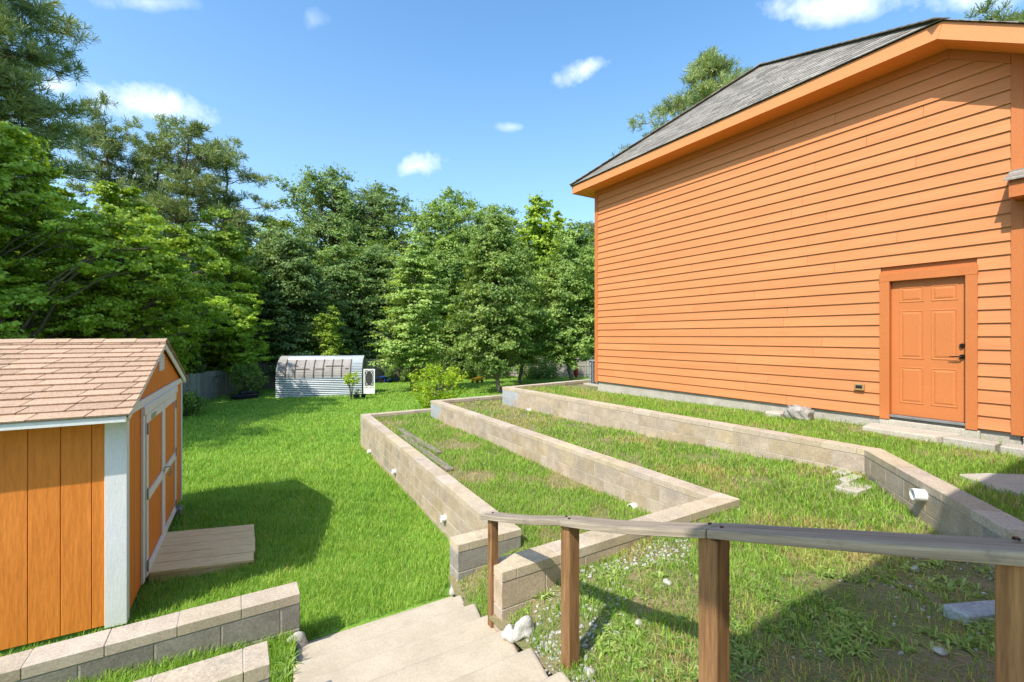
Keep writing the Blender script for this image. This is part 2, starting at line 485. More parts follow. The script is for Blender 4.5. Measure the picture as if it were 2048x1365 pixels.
def np_mesh(name, verts, faces_n, idx, m, parent=None, smooth=False, attr=None):
    """fast mesh: verts (n,3), idx flat loop indices, faces_n loop counts"""
    me = bpy.data.meshes.new(name)
    me.vertices.add(len(verts))
    me.vertices.foreach_set('co', np.ascontiguousarray(verts, dtype=np.float32).ravel())
    me.loops.add(len(idx))
    me.loops.foreach_set('vertex_index', np.ascontiguousarray(idx, dtype=np.int32))
    starts = np.concatenate([[0], np.cumsum(faces_n)[:-1]]).astype(np.int32)
    me.polygons.add(len(faces_n))
    me.polygons.foreach_set('loop_start', starts)
    if smooth: me.polygons.foreach_set('use_smooth', np.ones(len(faces_n), dtype=bool))
    if attr is not None:
        a = me.attributes.new('tone', 'FLOAT', 'POINT')
        a.data.foreach_set('value', attr.astype(np.float32))
    me.update(calc_edges=True)
    me.materials.append(m)
    o = bpy.data.objects.new(name, me)
    C.objects.link(o)
    if parent: o.parent = parent
    return o

# ------------------------------------------------------------------ ground heights
class Surf:
    def __init__(s, pts):
        p = np.array(pts, float)
        s.p = p
        n = len(p)
        D = np.sqrt(((p[:, None, :2] - p[None, :, :2]) ** 2).sum(-1) + .05)
        P = np.c_[np.ones(n), p[:, :2]]
        A = np.zeros((n + 3, n + 3))
        A[:n, :n] = D; A[:n, n:] = P; A[n:, :n] = P.T
        s.w = np.linalg.solve(A + np.eye(n + 3) * 1e-9, np.r_[p[:, 2], 0, 0, 0])
    def __call__(s, x, y):
        x = np.asarray(x, float); y = np.asarray(y, float)
        r = s.w[-3] + s.w[-2] * x + s.w[-1] * y
        for i, q in enumerate(s.p):
            r = r + s.w[i] * np.sqrt((x - q[0]) ** 2 + (y - q[1]) ** 2 + .05)
        return r
lawn_s = Surf([(1.85, 4.35, -2.63), (.4, 4.3, -2.60), (-.9, 5.4, -2.66), (-.8, 9, -2.80), (2.5, 6, -2.84), (2.6, 8, -2.86), (2.8, 11, -2.9), (2.85, 12.7, -2.96),
               (-5, 5, -2.68), (-6, 12, -3.0), (0, 14, -2.95), (0, 24, -3.15), (-6, 22, -3.35), (7, 14, -2.95), (8, 24, -3.1), (14, 22, -3.05), (12, 35, -3.4), (0, 40, -3.5),
               (30, 30, -3.4), (-30, 10, -3.3), (-30, 40, -3.9), (40, 60, -3.9), (-60, 90, -4.2), (90, 90, -4.2), (0, 150, -4.5), (0, -40, -2.9), (60, -10, -3.0), (-50, -30, -3)])
def wob(x, y, s=1.0, seed=0.0):
    x = np.asarray(x, float) / s; y = np.asarray(y, float) / s
    return (np.sin(1.7 * x + 2.3 * y + seed) + np.sin(-2.9 * x + 1.3 * y + 1.7 * seed + 1) + .6 * np.sin(5.1 * x + 4.3 * y + 2.1 * seed)
            + .5 * np.sin(-7.3 * x + 6.1 * y + seed) + .3 * np.sin(13 * x - 11 * y + seed)) / 3.4
def lawn_z(x, y):
    x = np.asarray(x, float); y = np.asarray(y, float)
    z = lawn_s(x, y) + .025 * wob(x, y, 1.6)
    k = np.clip((4.22 - y) / .12, 0, 1)
    return z - .28 * k
t1_s = Surf([(3.6, 12.3, -2.22), (3.6, 8, -2.23), (3.6, 5, -2.25), (4.2, 3.2, -2.24), (2.7, 3.6, -2.30), (2.1, 4.1, -2.45), (1.8, 3.15, -2.30), (2.0, 3.6, -2.42), (1.95, 3.9, -2.5), (2.5, 4.7, -2.26), (6, 12, -2.2)])
t2_s = Surf([(5.3, 11.5, -1.88), (5.5, 8, -1.91), (5.5, 5, -1.87), (6.2, 3, -1.76), (5.0, 2.95, -1.81), (5.3, 1.6, -1.79), (3.5, 2.8, -1.86), (2.3, 2.8, -1.93), (1.72, 2.8, -2.10),
             (1.72, 2.2, -1.98), (1.7, 1.2, -1.70), (2.5, 1.1, -1.62), (4, .8, -1.66), (3, -1, -1.42), (1.6, 0, -1.38), (6, -1, -1.42), (9, 11.5, -1.85), (1.7, -2, -1.0 - .35)])
t3_s = Surf([(6.6, 10.5, -1.47), (8.5, 9.4, -1.53), (7.5, 5, -1.47), (8.5, 5, -1.46), (8.5, 3.6, -1.43), (8.5, 1.8, -1.43), (7, 2.2, -1.47), (6, 1, -1.46), (4.8, 0, -1.45), (10, 11.2, -1.5), (8, -1, -1.42), (7, 7.5, -1.48)])
tl_s = Surf([(.35, 4.0, -2.42), (.2, 3.0, -2.36), (-1.2, 3.6, -2.27), (-3, 3.6, -2.2), (-8, 3.5, -2.15), (-.5, 3.0, -2.30)])
tz = lambda s, a: (lambda x, y: s(x, y) + a * wob(x, y, .7, 2.0))
t1_z, t2_z, t3_z, tl_z = tz(t1_s, .022), tz(t2_s, .025), tz(t3_s, .018), tz(tl_s, .02)

W1 = [(1.90, 4.30), (2.55, 4.30), (2.95, 12.5), (6.6, 12.5)]
W2 = [(1.68, 3.03), (4.52, 3.03), (4.63, 11.68), (10.4, 11.9)]
W3 = [(2.90, -.80), (4.72, .80), (6.71, 2.50), (6.35, 10.75), (10.4, 11.35)]
P1 = [(1.72, 3.03), (4.52, 3.03), (4.63, 11.7), (6.6, 11.7), (6.6, 12.5), (2.95, 12.5), (2.55, 4.3), (1.84, 4.3), (1.80, 4.0)]
P2 = [(4.52, 3.03), (1.62, 3.03), (1.60, 2.5), (1.52, 1.6), (1.45, -.2), (1.45, -4), (2.9, -4), (2.9, -.8), (4.72, .8), (6.71, 2.5), (6.35, 10.75), (10.4, 11.35), (10.4, 11.9), (4.63, 11.68)]
P3 = [(2.9, -.8), (4.72, .8), (6.71, 2.5), (6.35, 10.75), (10.4, 11.35), (10.4, 9.65), (8.66, 9.65), (8.66, -4), (2.9, -4)]
PL = [(-9, 4.2), (-9, 2.86), (.17, 2.86), (.29, 3.3), (.44, 4.2)]
PLL = [(-9, 2.86), (-9, 1.0), (.10, 1.0), (.12, 2.86)]

def inpoly(x, y, poly):
    c = np.zeros(x.shape, bool)
    n = len(poly)
    for i in range(n):
        x0, y0 = poly[i]; x1, y1 = poly[(i + 1) % n]
        if y0 == y1: continue
        t = ((y0 > y) != (y1 > y)) & (x < (x1 - x0) * (y - y0) / (y1 - y0) + x0)
        c ^= t
    return c
def near_path(x, y, path, d):
    m = np.zeros(x.shape, bool)
    for (x0, y0), (x1, y1) in zip(path[:-1], path[1:]):
        L2 = (x1 - x0) ** 2 + (y1 - y0) ** 2
        t = np.clip(((x - x0) * (x1 - x0) + (y - y0) * (y1 - y0)) / L2, 0, 1)
        m |= (x - x0 - t * (x1 - x0)) ** 2 + (y - y0 - t * (y1 - y0)) ** 2 < d * d
    return m

def sheet(name, poly, step, zf, m):
    pts = [Vector(p) for p in poly]
    n = len(pts)
    a = np.array(poly)
    xs = np.arange(a[:, 0].min() + step / 2, a[:, 0].max(), step)
    ys = np.arange(a[:, 1].min() + step / 2, a[:, 1].max(), step)
    X, Y = np.meshgrid(xs, ys)
    X = X.ravel(); Y = Y.ravel()
    k = inpoly(X, Y, poly) & ~near_path(X, Y, poly + [poly[0]], step * .4)
    allp = pts + [Vector((x, y)) for x, y in zip(X[k], Y[k])]
    r = geometry.delaunay_2d_cdt(allp, [], [list(range(n))], 1, 1e-5)
    v2, fs = r[0], r[2]
    xx = np.array([v.x for v in v2]); yy = np.array([v.y for v in v2])
    zz = zf(xx, yy)
    o = mesh_obj(name, list(zip(xx.tolist(), yy.tolist(), zz.tolist())), [tuple(f) for f in fs], m, smooth=True)
    o['kind'] = 'structure'
    return o
sheet('terrace_ground', P1, .16, t1_z, M['terrace_ground'])
sheet('terrace_ground', P2, .16, t2_z, M['terrace_ground'])
sheet('terrace_ground', P3, .18, t3_z, M['terrace_ground'])
sheet('terrace_ground', PL, .18, tl_z, M['lawn_ground'])
sheet('terrace_ground', PLL, .3, lambda x, y: -1.95 + 0 * x, M['lawn_ground'])
# lawn / ground sheet out to the horizon
g = np.r_[-900, -400, -200, -120, -80, -60, -45, np.arange(-34, -12, 1.5), np.arange(-12, 14, .4), np.arange(14, 40, 1.5), 45, 60, 80, 120, 200, 400, 900]
h = np.r_[-900, -400, -150, -60, -30, -12, -6, -2, 1, 3, 3.6, 4.0, np.arange(4.1, 4.4, .06), np.arange(4.5, 26, .4), np.arange(26, 60, 1.5), 66, 80, 110, 160, 300, 500, 900]
GX, GY = np.meshgrid(g, h)
GZ = lawn_z(np.clip(GX, -60, 90), np.clip(GY, -40, 150))
nx, ny = len(g), len(h)
vv = np.c_[GX.ravel(), GY.ravel(), GZ.ravel()]
ii = np.arange((ny - 1) * nx).reshape(ny - 1, nx)[:, :-1].ravel()
idx = np.c_[ii, ii + 1, ii + 1 + nx, ii + nx].ravel()
o = np_mesh('ground', vv, np.full(len(ii), 4), idx, M['lawn_ground'], smooth=True)
o['kind'] = 'structure'

# ------------------------------------------------------------------ block walls
def mitres(path, half):
    L, Rr = [], []
    n = len(path)
    for i in range(n):
        p = Vector(path[i])
        if i > 0: d0 = (p - Vector(path[i - 1])).normalized()
        if i < n - 1: d1 = (Vector(path[i + 1]) - p).normalized()
        if i == 0: d0 = d1
        if i == n - 1: d1 = d0
        n0 = Vector((-d0.y, d0.x)); n1 = Vector((-d1.y, d1.x))
        nn = (n0 + n1).normalized()
        k = half / max(nn.dot(n0), .3)
        L.append(p + nn * k); Rr.append(p - nn * k)
    return L, Rr
def run_pieces(path, half, z0, z1, length, offset, gap, mb_pick, skip_end=False):
    L, Rr = mitres(path, half)
    for i in range(len(path) - 1):
        a, b = Vector(path[i]), Vector(path[i + 1])
        d = (b - a); ln = d.length; d.normalize()
        nrm = Vector((-d.y, d.x)) * half
        cuts = [0.0]
        s = offset if offset > .05 else length
        while s < ln - .08:
            cuts.append(s); s += length
        cuts.append(ln)
        for j in range(len(cuts) - 1):
            s0, s1 = cuts[j], cuts[j + 1]
            if j == 0: la, ra = L[i], Rr[i]
            else: la, ra = a + d * (s0 + gap / 2) + nrm, a + d * (s0 + gap / 2) - nrm
            if j == len(cuts) - 2: lb, rb = L[i + 1], Rr[i + 1]
            else: lb, rb = a + d * (s1 - gap / 2) + nrm, a + d * (s1 - gap / 2) - nrm
            mb = mb_pick(i, j, len(cuts) - 1)
            jz = random.uniform(-.0015, .0015)
            mb.hexa([(ra.x, ra.y, z0), (rb.x, rb.y, z0), (lb.x, lb.y, z0), (la.x, la.y, z0),
                     (ra.x, ra.y, z1 + jz), (rb.x, rb.y, z1 + jz), (lb.x, lb.y, z1 + jz), (la.x, la.y, z1 + jz)])
def block_wall(label, path, top, zbot, half=.105, cap_h=.075, grey=None, blue=None):
    root = thing('retaining_wall', label, 'wall', (path[0][0], path[0][1], zbot), 0, 'block retaining walls')
    mb, mg, mblue, mc, mm = MB(), MB(), MB(), MB(), MB()
    z = top - cap_h - .008
    k = 0
    while z > zbot:
        z0 = z - .192
        def pick(i, j, n, k=k):
            if blue and i == blue[0] and j >= n - 2 + (k % 2) and k < 3: return mblue
            if blue and i == blue[0] + 1 and j == 0 and k < 3: return mblue
            if grey and random.random() < grey(i): return mg
            return mb
        run_pieces(path, half, z0, z, .4, .2 * (k % 2), .009, pick)
        z = z0 - .008
        k += 1
    pe = [Vector(q) for q in path]
    pe[0] = pe[0] + (pe[1] - pe[0]).normalized() * .006; pe[-1] = pe[-1] + (pe[-2] - pe[-1]).normalized() * .006
    run_pieces([tuple(q) for q in pe], half - .003, z, top - .003, 50, 0, 0, lambda i, j, n: mm)
    run_pieces(path, half + .004, top - cap_h, top, .4, .13, .005, lambda i, j, n: mc)
    part('block_courses', mb, M['block'], root, world=True, bevel=.003)
    if mg.v: part('block_courses', mg, M['grey_block'], root, world=True, bevel=.005)
    if mblue.v: part('block_courses', mblue, M['blue_block'], root, world=True, bevel=.005)
    part('mortar', mm, M['mortar'], root, world=True)
    part('coping', mc, M['cap'], root, world=True, bevel=.0025)
    return root
def drain(root, p, d, r=.055, ln=.16, drop=0):
    """short white drain pipe poking out of a wall at p along d"""
    p = Vector(p) - Vector(root.location); d = Vector(d).normalized()
    mb = MB()
    a, b = p - d * .08, p + d * ln + Vector((0, 0, -drop))
    mb.tube([a, b], r, 20, cap=False)
    mb.tube([b, a], r * .86, 20, cap=False)
    n = 20
    mb.f += [(n * 1 + k, n * 1 + (k + 1) % n, n * 2 + (n - k - 1) % n, n * 2 + (n - k) % n) for k in range(n)] if False else []
    # rim ring joining outer and inner tube
    e = d.cross(Vector((0, 0, 1))).normalized(); g2 = d.cross(e)
    vs = []
    for rr in (r, r * .86):
        for k in range(n):
            t = 2 * math.pi * k / n
            vs.append(b + (e * math.cos(t) + g2 * math.sin(t)) * rr)
    mb.add(vs, [(k, (k + 1) % n, n + (k + 1) % n, n + k) for k in range(n)])
    o = part('drain_pipe', mb, M['plastic'], root, smooth=True)
    part('pipe_bore', MB().tube([p + d * .01, p + d * .012], r * .85, 16), M['black'], o)
    return o
w1 = block_wall('lowest tan block retaining wall, beside the open lawn', W1, -2.10, -3.2, grey=lambda i: .75 if i == 0 else 0)
w2 = block_wall('middle tan block retaining wall between the two planted terraces', W2, -1.75, -2.9, grey=lambda i: 0, blue=(1,))
w3 = block_wall('highest tan block retaining wall, below the orange house', W3, -1.39, -2.5, grey=lambda i: .2 if i < 2 else 0, blue=(2,))
wa = block_wall('low block wall running from the shed to the foot of the stairs', [(-8.9, 4.18), (.44, 4.18)], -2.10, -2.9, grey=lambda i: .9)
wb = block_wall('short near block wall at the bottom edge, left of the stairs', [(-8.9, 2.86), (.15, 2.86)], -1.75, -2.7, grey=lambda i: .3)
def face_pt(path, seg, px, half=.105, z=0):
    """where a view ray at column px meets the outer face of a wall segment"""
    a, b = Vector(path[seg]), Vector(path[seg + 1])
    d = (b - a).normalized(); n = Vector((-d.y, d.x))
    a = a + n * half
    rx, ry = ray(px)
    # solve a + d*s = (rx,ry)*t
    det = d.x * (-ry) + rx * d.y
    s = (-a.x * (-ry) - rx * a.y) / det
    t = (a.x + d.x * s) / rx
    return Vector((rx * t, ry * t, z)), n, t
for px, py in ((741, 903), (791, 943), (891, 1036)):
    p, n, t = face_pt(W1, 1, px); p.z = -(py - 673) / FPX * t
    drain(w1, p, (n.x, n.y, -.1), r=.045, ln=.07)
p, n, t = face_pt(W2, 1, 1270); p.z = -(1014 - 673) / FPX * t
drain(w2, p, (n.x, n.y, 0), r=.052, ln=.09)
p, n, t = face_pt(W3, 2, 1060); p.z = -(822 - 673) / FPX * t
drain(w3, p, (n.x, n.y, 0), r=.055, ln=.1)
p, n, t = face_pt(W3, 1, 1850); p.z = -(991 - 673) / FPX * t
drain(w3, p, (n.x, n.y, 0), r=.055, ln=.1)

# ------------------------------------------------------------------ stairs
st = thing('garden_stairs', 'pale concrete stairs going down to the lawn between the block walls', 'stairs', (1, 3, -2.7))
noses = [(4.23, -2.60), (4.0, -2.475), (3.62, -2.35), (3.23, -2.225), (2.84, -2.10), (2.43, -1.975), (2.03, -1.85), (1.64, -1.725), (1.24, -1.60), (.84, -1.475), (.44, -1.35)]
def sx(y): return np.interp(y, [.4, 2.0, 2.85, 4.3], [.10, .20, .25, .43]), np.interp(y, [.4, 2.04, 2.85, 4.3], [1.53, 1.56, 1.68, 1.90])
for i, (yn, z) in enumerate(noses):
    ye = noses[i + 1][0] - .001 if i + 1 < len(noses) else -2.5
    mb = MB()
    l0, r0 = sx(yn); l1, r1 = sx(ye)
    r1 -= .035; 
    off = random.uniform(-.012, .012)
    l0 = l0 + .004 * (i % 2); l1 = l1 + .004 * (i % 2)
    r0 = r0 + .004 * (i % 2); r1 = r1 + .004 * (i % 2)
    zb = z - .28
    mb.hexa([(l1, ye - .06, zb), (r1 + off, ye - .06, zb), (r0 + off, yn, zb), (l0, yn, zb), (l1, ye - .06, z - .006), (r1 + off, ye - .06, z - .006), (r0 + off, yn, z), (l0, yn, z)])
    part('step', mb, M['concrete'], st, world=True, bevel=.028, seg=3)
# ------------------------------------------------------------------ handrail
hr = thing('handrail', 'weathered wooden handrail on brown square posts beside the stairs', 'handrail', (1.69, 2, -2))
XR = 1.69
def rz_(y): return -.435 - .312 * y if y < 1.2 else -.81 - (y - 1.2) * .305
PO = [(3.08, -2.45, .062), (2.13, -2.25, .08), (1.18, -2.0, .088), (.31, -1.8, .09)]
for (y, zb, s) in PO:
    mb = MB()
    t = rz_(y) - .02
    mb.box(XR - s / 2, XR + s / 2, y - s / 2, y + s / 2, zb, t)
    part('post', mb, M['post'], hr, world=True, bevel=.004)
ys = [3.17, 2.15, 1.17, -1.4]
for a, b in zip(ys[:-1], ys[1:]):
    mb = MB()
    n = 8
    rings = []
    for k in range(n + 1):
        y = a + (b - a) * k / n + (-.003 if k == 0 else .003 if k == n else 0)
        sag = -.012 * math.sin(math.pi * k / n) + random.uniform(-.0006, .0006)
        z = rz_(y) + sag
        wv = random.uniform(-.001, .001)
        wd = .062 if a > 2.9 else .068
        hh = .019
        rings.append([(XR - wd + wv, y, z - hh * .8), (XR - wd * .96 + wv, y, z - hh), (XR + wd * .96, y, z - hh), (XR + wd, y, z - hh * .8), (XR + wd, y, z + hh * .7), (XR + wd * .93, y, z + hh), (XR - wd * .93 + wv, y, z + hh), (XR - wd + wv, y, z + hh * .7)])
    b0 = 0
    for rg in rings: mb.v += rg
    for k in range(n):
        for q in range(8):
            mb.f.append((k * 8 + q, (k + 1) * 8 + q, (k + 1) * 8 + (q + 1) % 8, k * 8 + (q + 1) % 8))
    mb.f.append(tuple(range(8))); mb.f.append(tuple(n * 8 + q for q in range(8))[::-1])
    o = part('rail', mb, M['rail'], hr, world=True, bevel=.004)
    rot_ = Matrix.Rotation(-math.atan(.309), 4, 'X')
    o.data.transform(rot_.inverted())
    o.rotation_euler = (-math.atan(.309), 0, 0)

for (y, x_) in ((2.19, .02), (2.10, -.03), (1.22, .03), (1.13, -.02), (3.10, .01), (.33, .02)):
    zt_ = rz_(y) + .017
    part('bolt', MB().tube([(XR + x_, y, zt_), (XR + x_, y, zt_ + .006)], [.009, .007], 8), M['bronze'], hr, world=True)
# ------------------------------------------------------------------ shed
SH = thing('garden_shed', 'orange garden shed with white trim and tan shingle roof', 'shed', (-.876, 5.37, -2.66), R(-1.55))
def zs(z): return z + 2.66            # world z to shed z
LX = -4.4; DY = 3.65
ZE, ZR, ZB = zs(-.66), zs(-.085), zs(-2.56)
mid = DY / 2
mb = MB()                             # core
mb.prism_x([(.012, ZB), (DY - .012, ZB), (DY - .012, ZE), (mid, ZR - .05), (.012, ZE)], LX + .012, -.012)
part('wall_core', mb, M['shed'], SH)
mb = MB()                             # grooved boards, south side
x = 0
edges = [0, -.13, -.225]
while edges[-1] > LX + .2: edges.append(edges[-1] - .203)
edges.append(LX)
for a, b in zip(edges[:-1], edges[1:]): mb.box(a - .002, b + .002, -.004, .012, ZB - .03, ZE + .03)
part('side_boards', mb, M['shed'], SH, bevel=.003)
mb = MB()
for a, b in zip(edges[:-1], edges[1:]): mb.box(a - .004, b + .004, DY - .012, DY + .004, ZB - .03, ZE + .03)
part('side_boards', mb, M['shed'], SH, bevel=.003)
mb = MB()                             # front boards
y = .0
ye = [0, .17]
while ye[-1] < DY - .2: ye.append(ye[-1] + .203)
ye.append(DY)
def roofz(y): return ZE + (ZR - ZE) * (1 - abs(y - mid) / mid)
for a, b in zip(ye[:-1], ye[1:]):
    a += .004; b -= .004
    p = [(-.012, a, ZB - .03), (.004, a, ZB - .03), (.004, b, ZB - .03), (-.012, b, ZB - .03)]
    q = [(-.012, a, roofz(a) - .03), (.004, a, roofz(a) - .03), (.004, b, roofz(b) - .03), (-.012, b, roofz(b) - .03)]
    mb.hexa(p + q)
part('front_boards', mb, M['shed'], SH, bevel=.003)
mb = MB().box(LX + .03, -.03, .03, DY - .03, ZB - .12, ZB - .001)
part('skid', mb, M['green'], SH)
# roof
pitch = math.atan2(ZR - ZE, mid)
OV = .2
def roof_pt(x, s, side, lift):        # s measured down from the ridge along the slope
    yy = mid - side * s * math.cos(pitch)
    zz = ZR + .03 - s * math.sin(pitch)
    return (x, yy - side * math.sin(pitch) * lift, zz + math.cos(pitch) * lift)
SL = (mid + OV) / math.cos(pitch)
mb = MB()
for side in (1, -1):
    mb.hexa([roof_pt(LX - .08, SL - .02, side, -.03), roof_pt(.055, SL - .02, side, -.03), roof_pt(.055, 0, side, -.03), roof_pt(LX - .08, 0, side, -.03),
             roof_pt(LX - .08, SL - .02, side, .0), roof_pt(.055, SL - .02, side, .0), roof_pt(.055, 0, side, .0), roof_pt(LX - .08, 0, side, .0)])
part('roof_deck', mb, M['dark_under'], SH)
mb = MB()
for side in (1, -1):
    nrow = 14
    cs = SL / nrow
    for r_ in range(nrow):
        s1 = SL - r_ * cs + .012; s0 = s1 - cs * 1.06
        x = .075 - random.uniform(.05, .3)
        xs_ = [.075]
        while x > LX - .1:
            xs_.append(x); x -= random.choice([.30, .33, .27, .36])
        xs_.append(LX - .1)
        for a, b in zip(xs_[:-1], xs_[1:]):
            th = .013 + random.uniform(0, .005)
            g_ = .005; sk = .035
            a2 = a - (g_ if a < .07 else 0); b2 = b + (g_ if b > LX - .05 else 0)
            ska = sk if a < .07 else 0; skb = sk if b > LX - .05 else 0
            mb.hexa([roof_pt(b2, s1, side, .004), roof_pt(a2, s1, side, .004), roof_pt(a2 + ska, s0, side, .001), roof_pt(b2 + skb, s0, side, .001),
                     roof_pt(b2, s1, side, .004 + th), roof_pt(a2, s1, side, .004 + th), roof_pt(a2 + ska, s0, side, .003), roof_pt(b2 + skb, s0, side, .003)])
for k in range(16):                   # ridge caps
    a = .07 - k * .3
    for side in (1, -1):
        mb.hexa([roof_pt(a - .31, .13, side, .018), roof_pt(a, .13, side, .02), roof_pt(a, -.001, side, .02), roof_pt(a - .31, -.001, side, .018),
                 roof_pt(a - .31, .13, side, .024), roof_pt(a, .13, side, .03), roof_pt(a, -.001, side, .03), roof_pt(a - .31, -.001, side, .024)])
part('roof', mb, M['pink_shingle'], SH)
# trim
mb = MB()
zf = roof_pt(0, SL, 1, 0)[2]; yf = roof_pt(0, SL, 1, 0)[1]
mb.box(LX - .06, .05, yf, yf + .02, zf - .060, zf - .005)
part('eave_trim', mb, M['white'], SH, bevel=.003)
mb = MB().box(LX - .06, .05, DY - yf, DY - yf - .02, zf - .075, zf - .005)
part('eave_trim', mb, M['white'], SH)
for side in (1, -1):
    a0 = Vector(roof_pt(.045, SL - .06, side, -.045)); a1 = Vector(roof_pt(.045, 0, side, -.045))
    part('rake_trim', MB().bar(a0, a1, .02, .085, up=(0, 0, 1)), M['white'], SH, bevel=.003)
mb = MB()
mb.box(-.135, .018, -.02, -.0045, ZB - .05, ZE - .02)
mb.box(.0045, .022, -.0195, .075, ZB - .05, ZE - .03)
part('corner_board', mb, M['white'], SH, bevel=.003)
part('corner_board', MB().box(.0045, .022, DY - .07, DY + .02, ZB - .05, ZE - .03), M['white'], SH, bevel=.003)
part('gable_band', MB().box(.0046, .026, -.015, DY + .015, ZE - .075, ZE + .005), M['white'], SH, bevel=.003)
part('soffit', MB().box(LX, .0, yf + .02, -.005, zf - .03, zf - .02), M['white'], SH)
# doors
zt, zb_ = zs(-.83), zs(-2.55)
y0, y1 = .74, 2.86
part('door_header', MB().box(.005, .045, y0 - .10, y1 + .10, zt + .005, zt + .10), M['white'], SH, bevel=.003)
part('door_casing', MB().box(.005, .030, y0 - .10, y0 - .01, zb_ - .02, zt + .004), M['white'], SH, bevel=.003)
part('door_casing', MB().box(.005, .030, y1 + .01, y1 + .10, zb_ - .02, zt + .004), M['white'], SH, bevel=.003)
ym = (y0 + y1) / 2
for k, (a, b) in enumerate(((y0, ym - .004), (ym + .004, y1))):
    d = part('door', MB().box(.006, .024, a, b, zb_, zt), M['shed'], SH)
    zc = zs(-1.72)
    fr = MB()
    wv = .095
    fr.box(.0245, .042, a, a + wv, zb_, zt); fr.box(.0245, .042, b - wv, b, zb_, zt)
    for (c0, c1) in ((zb_, zb_ + wv), (zc - wv / 2, zc + wv / 2), (zt - wv, zt)): fr.box(.0246, .0415, a + wv + .001, b - wv - .001, c0, c1)
    part('door_frame', fr, M['white'], d, bevel=.003)
    hy = a + .045 if k == 0 else b - .045
    for hz in (zt - .15, zc + .05, zb_ + .12):
        hm = MB().box(.0425, .048, hy - .04, hy + .035, hz - .05, hz + .05).tube([(.05, hy - .04, hz - .06), (.05, hy - .04, hz + .06)], .008, 8)
        part('hinge', hm, M['metal'], d)
lk = MB().box(.0425, .05, ym - .06, ym + .06, zs(-1.70), zs(-1.65)).tube([(.05, ym + .05, zs(-1.66)), (.10, ym + .06, zs(-1.66)), (.11, ym + .07, zs(-1.73)), (.08, ym + .07, zs(-1.78))], .009, 8)
part('latch', lk, M['metal'], SH)
part('name_plate', MB().box(.0425, .046, y0 + .25, y0 + .5, zt - .085, zt - .03), M['metal'], SH)
vt = part('gable_vent', MB().box(.005, .018, mid - .16, mid + .16, zs(-.43), zs(-.23)), M['plastic'], SH)
lv = MB()
for k in range(6):
    z = zs(-.415) + k * .031
    lv.bar((.024, mid - .14, z + .01), (.024, mid + .14, z + .01), .014, .005, up=(.6, 0, 1))
part('louvres', lv, M['plastic'], vt)
# blocks under the shed corners
for i, (x_, y_) in enumerate(((-.12, .05), (-.12, DY - .2), (-.2, 1.0))):
    mb = MB().box(x_ - .2, x_ + .16, y_ - .1, y_ + .1, -.2, ZB - .122)
    part('footing_block', mb, M['grey_block'], SH, bevel=.01)
# ramp
rp_ = thing('wooden_ramp', 'new pine plank ramp at the shed doors', 'ramp', (-.3, 6.8, -2.7))
rp_.rotation_euler = (0, 0, R(-1.5))
yy = -.60
for k in range(5):
    wd = .235
    mb = MB()
    L0, L1 = -.52 + random.uniform(-.004, .01), .49 + random.uniform(-.02, .02)
    mb.hexa([(L0, yy, .125), (L1, yy, .025), (L1, yy + wd - .011, .025), (L0, yy + wd - .011, .125),
             (L0, yy, .16), (L1, yy, .06), (L1, yy + wd - .011, .06), (L0, yy + wd - .011, .16)])
    part('plank', mb, M['deck'], rp_, bevel=.003)
    yy += wd
for y_ in (-.57, 0, .53):
    mb = MB().hexa([(-.5, y_ - .02, -.1), (.44, y_ - .02, -.1), (.44, y_ + .02, -.1), (-.5, y_ + .02, -.1), (-.5, y_ - .02, .12), (.44, y_ - .02, .026), (.44, y_ + .02, .026), (-.5, y_ + .02, .12)])
    part('stringer', mb, M['deck'], rp_)

# ------------------------------------------------------------------ house
HX = 8.60
HS = thing('house', 'orange lap sided house with grey shingle roof and a six panel door', 'house', (HX, 5.6, -1.6))
HY0, HY1 = 1.607, 9.68
ZS0 = -1.244
EZ = 4.04                                       # soffit height
KY = 2.30                                       # where the eave turns down
SLP = .63
def topz(y): return EZ if y >= KY else EZ - (KY - y) * SLP
DY0, DY1, DZ1 = 2.01, 3.106, .967
mb = MB()                                       # wall core behind the boards
mb.box(HX + .02, HX + 8, DY1, HY1 - .02, ZS0 - .02, EZ)
mb.prism_x([(1.70, DZ1), (DY1 - .0005, DZ1), (DY1 - .0005, EZ), (KY, EZ), (1.70, topz(1.70))], HX + .021, HX + 7.9)
mb.box(HX + .0215, HX + 7.9, 1.70, DY0, ZS0 - .02, DZ1 - .001)
part('wall_core', mb, M['trim'], HS, world=True)
mb = MB()
ex = .178
z = ZS0
k = 0
def board(y0, y1, z0, z1, y0t=None):
    y0t = y0 if y0t is None else y0t
    xo, xi = HX - .024, HX - .001
    mb.add([(xo, y0, z0), (xo, y1, z0), (xi, y1, z1 + .012), (xi, y0t, z1 + .012), (HX + .019, y0, z0), (HX + .019, y1, z0)],
           [(0, 3, 2, 1), (0, 4, 3), (1, 2, 5)])
    mb.add([(xo, y0, z0), (xo, y1, z0), (xo + .008, y1, z0), (xo + .008, y0, z0), (xo + .008, y1, z0 + .03), (xo + .008, y0, z0 + .03)], [(0, 1, 2, 3), (3, 2, 4, 5)])
rb = random.Random(3)
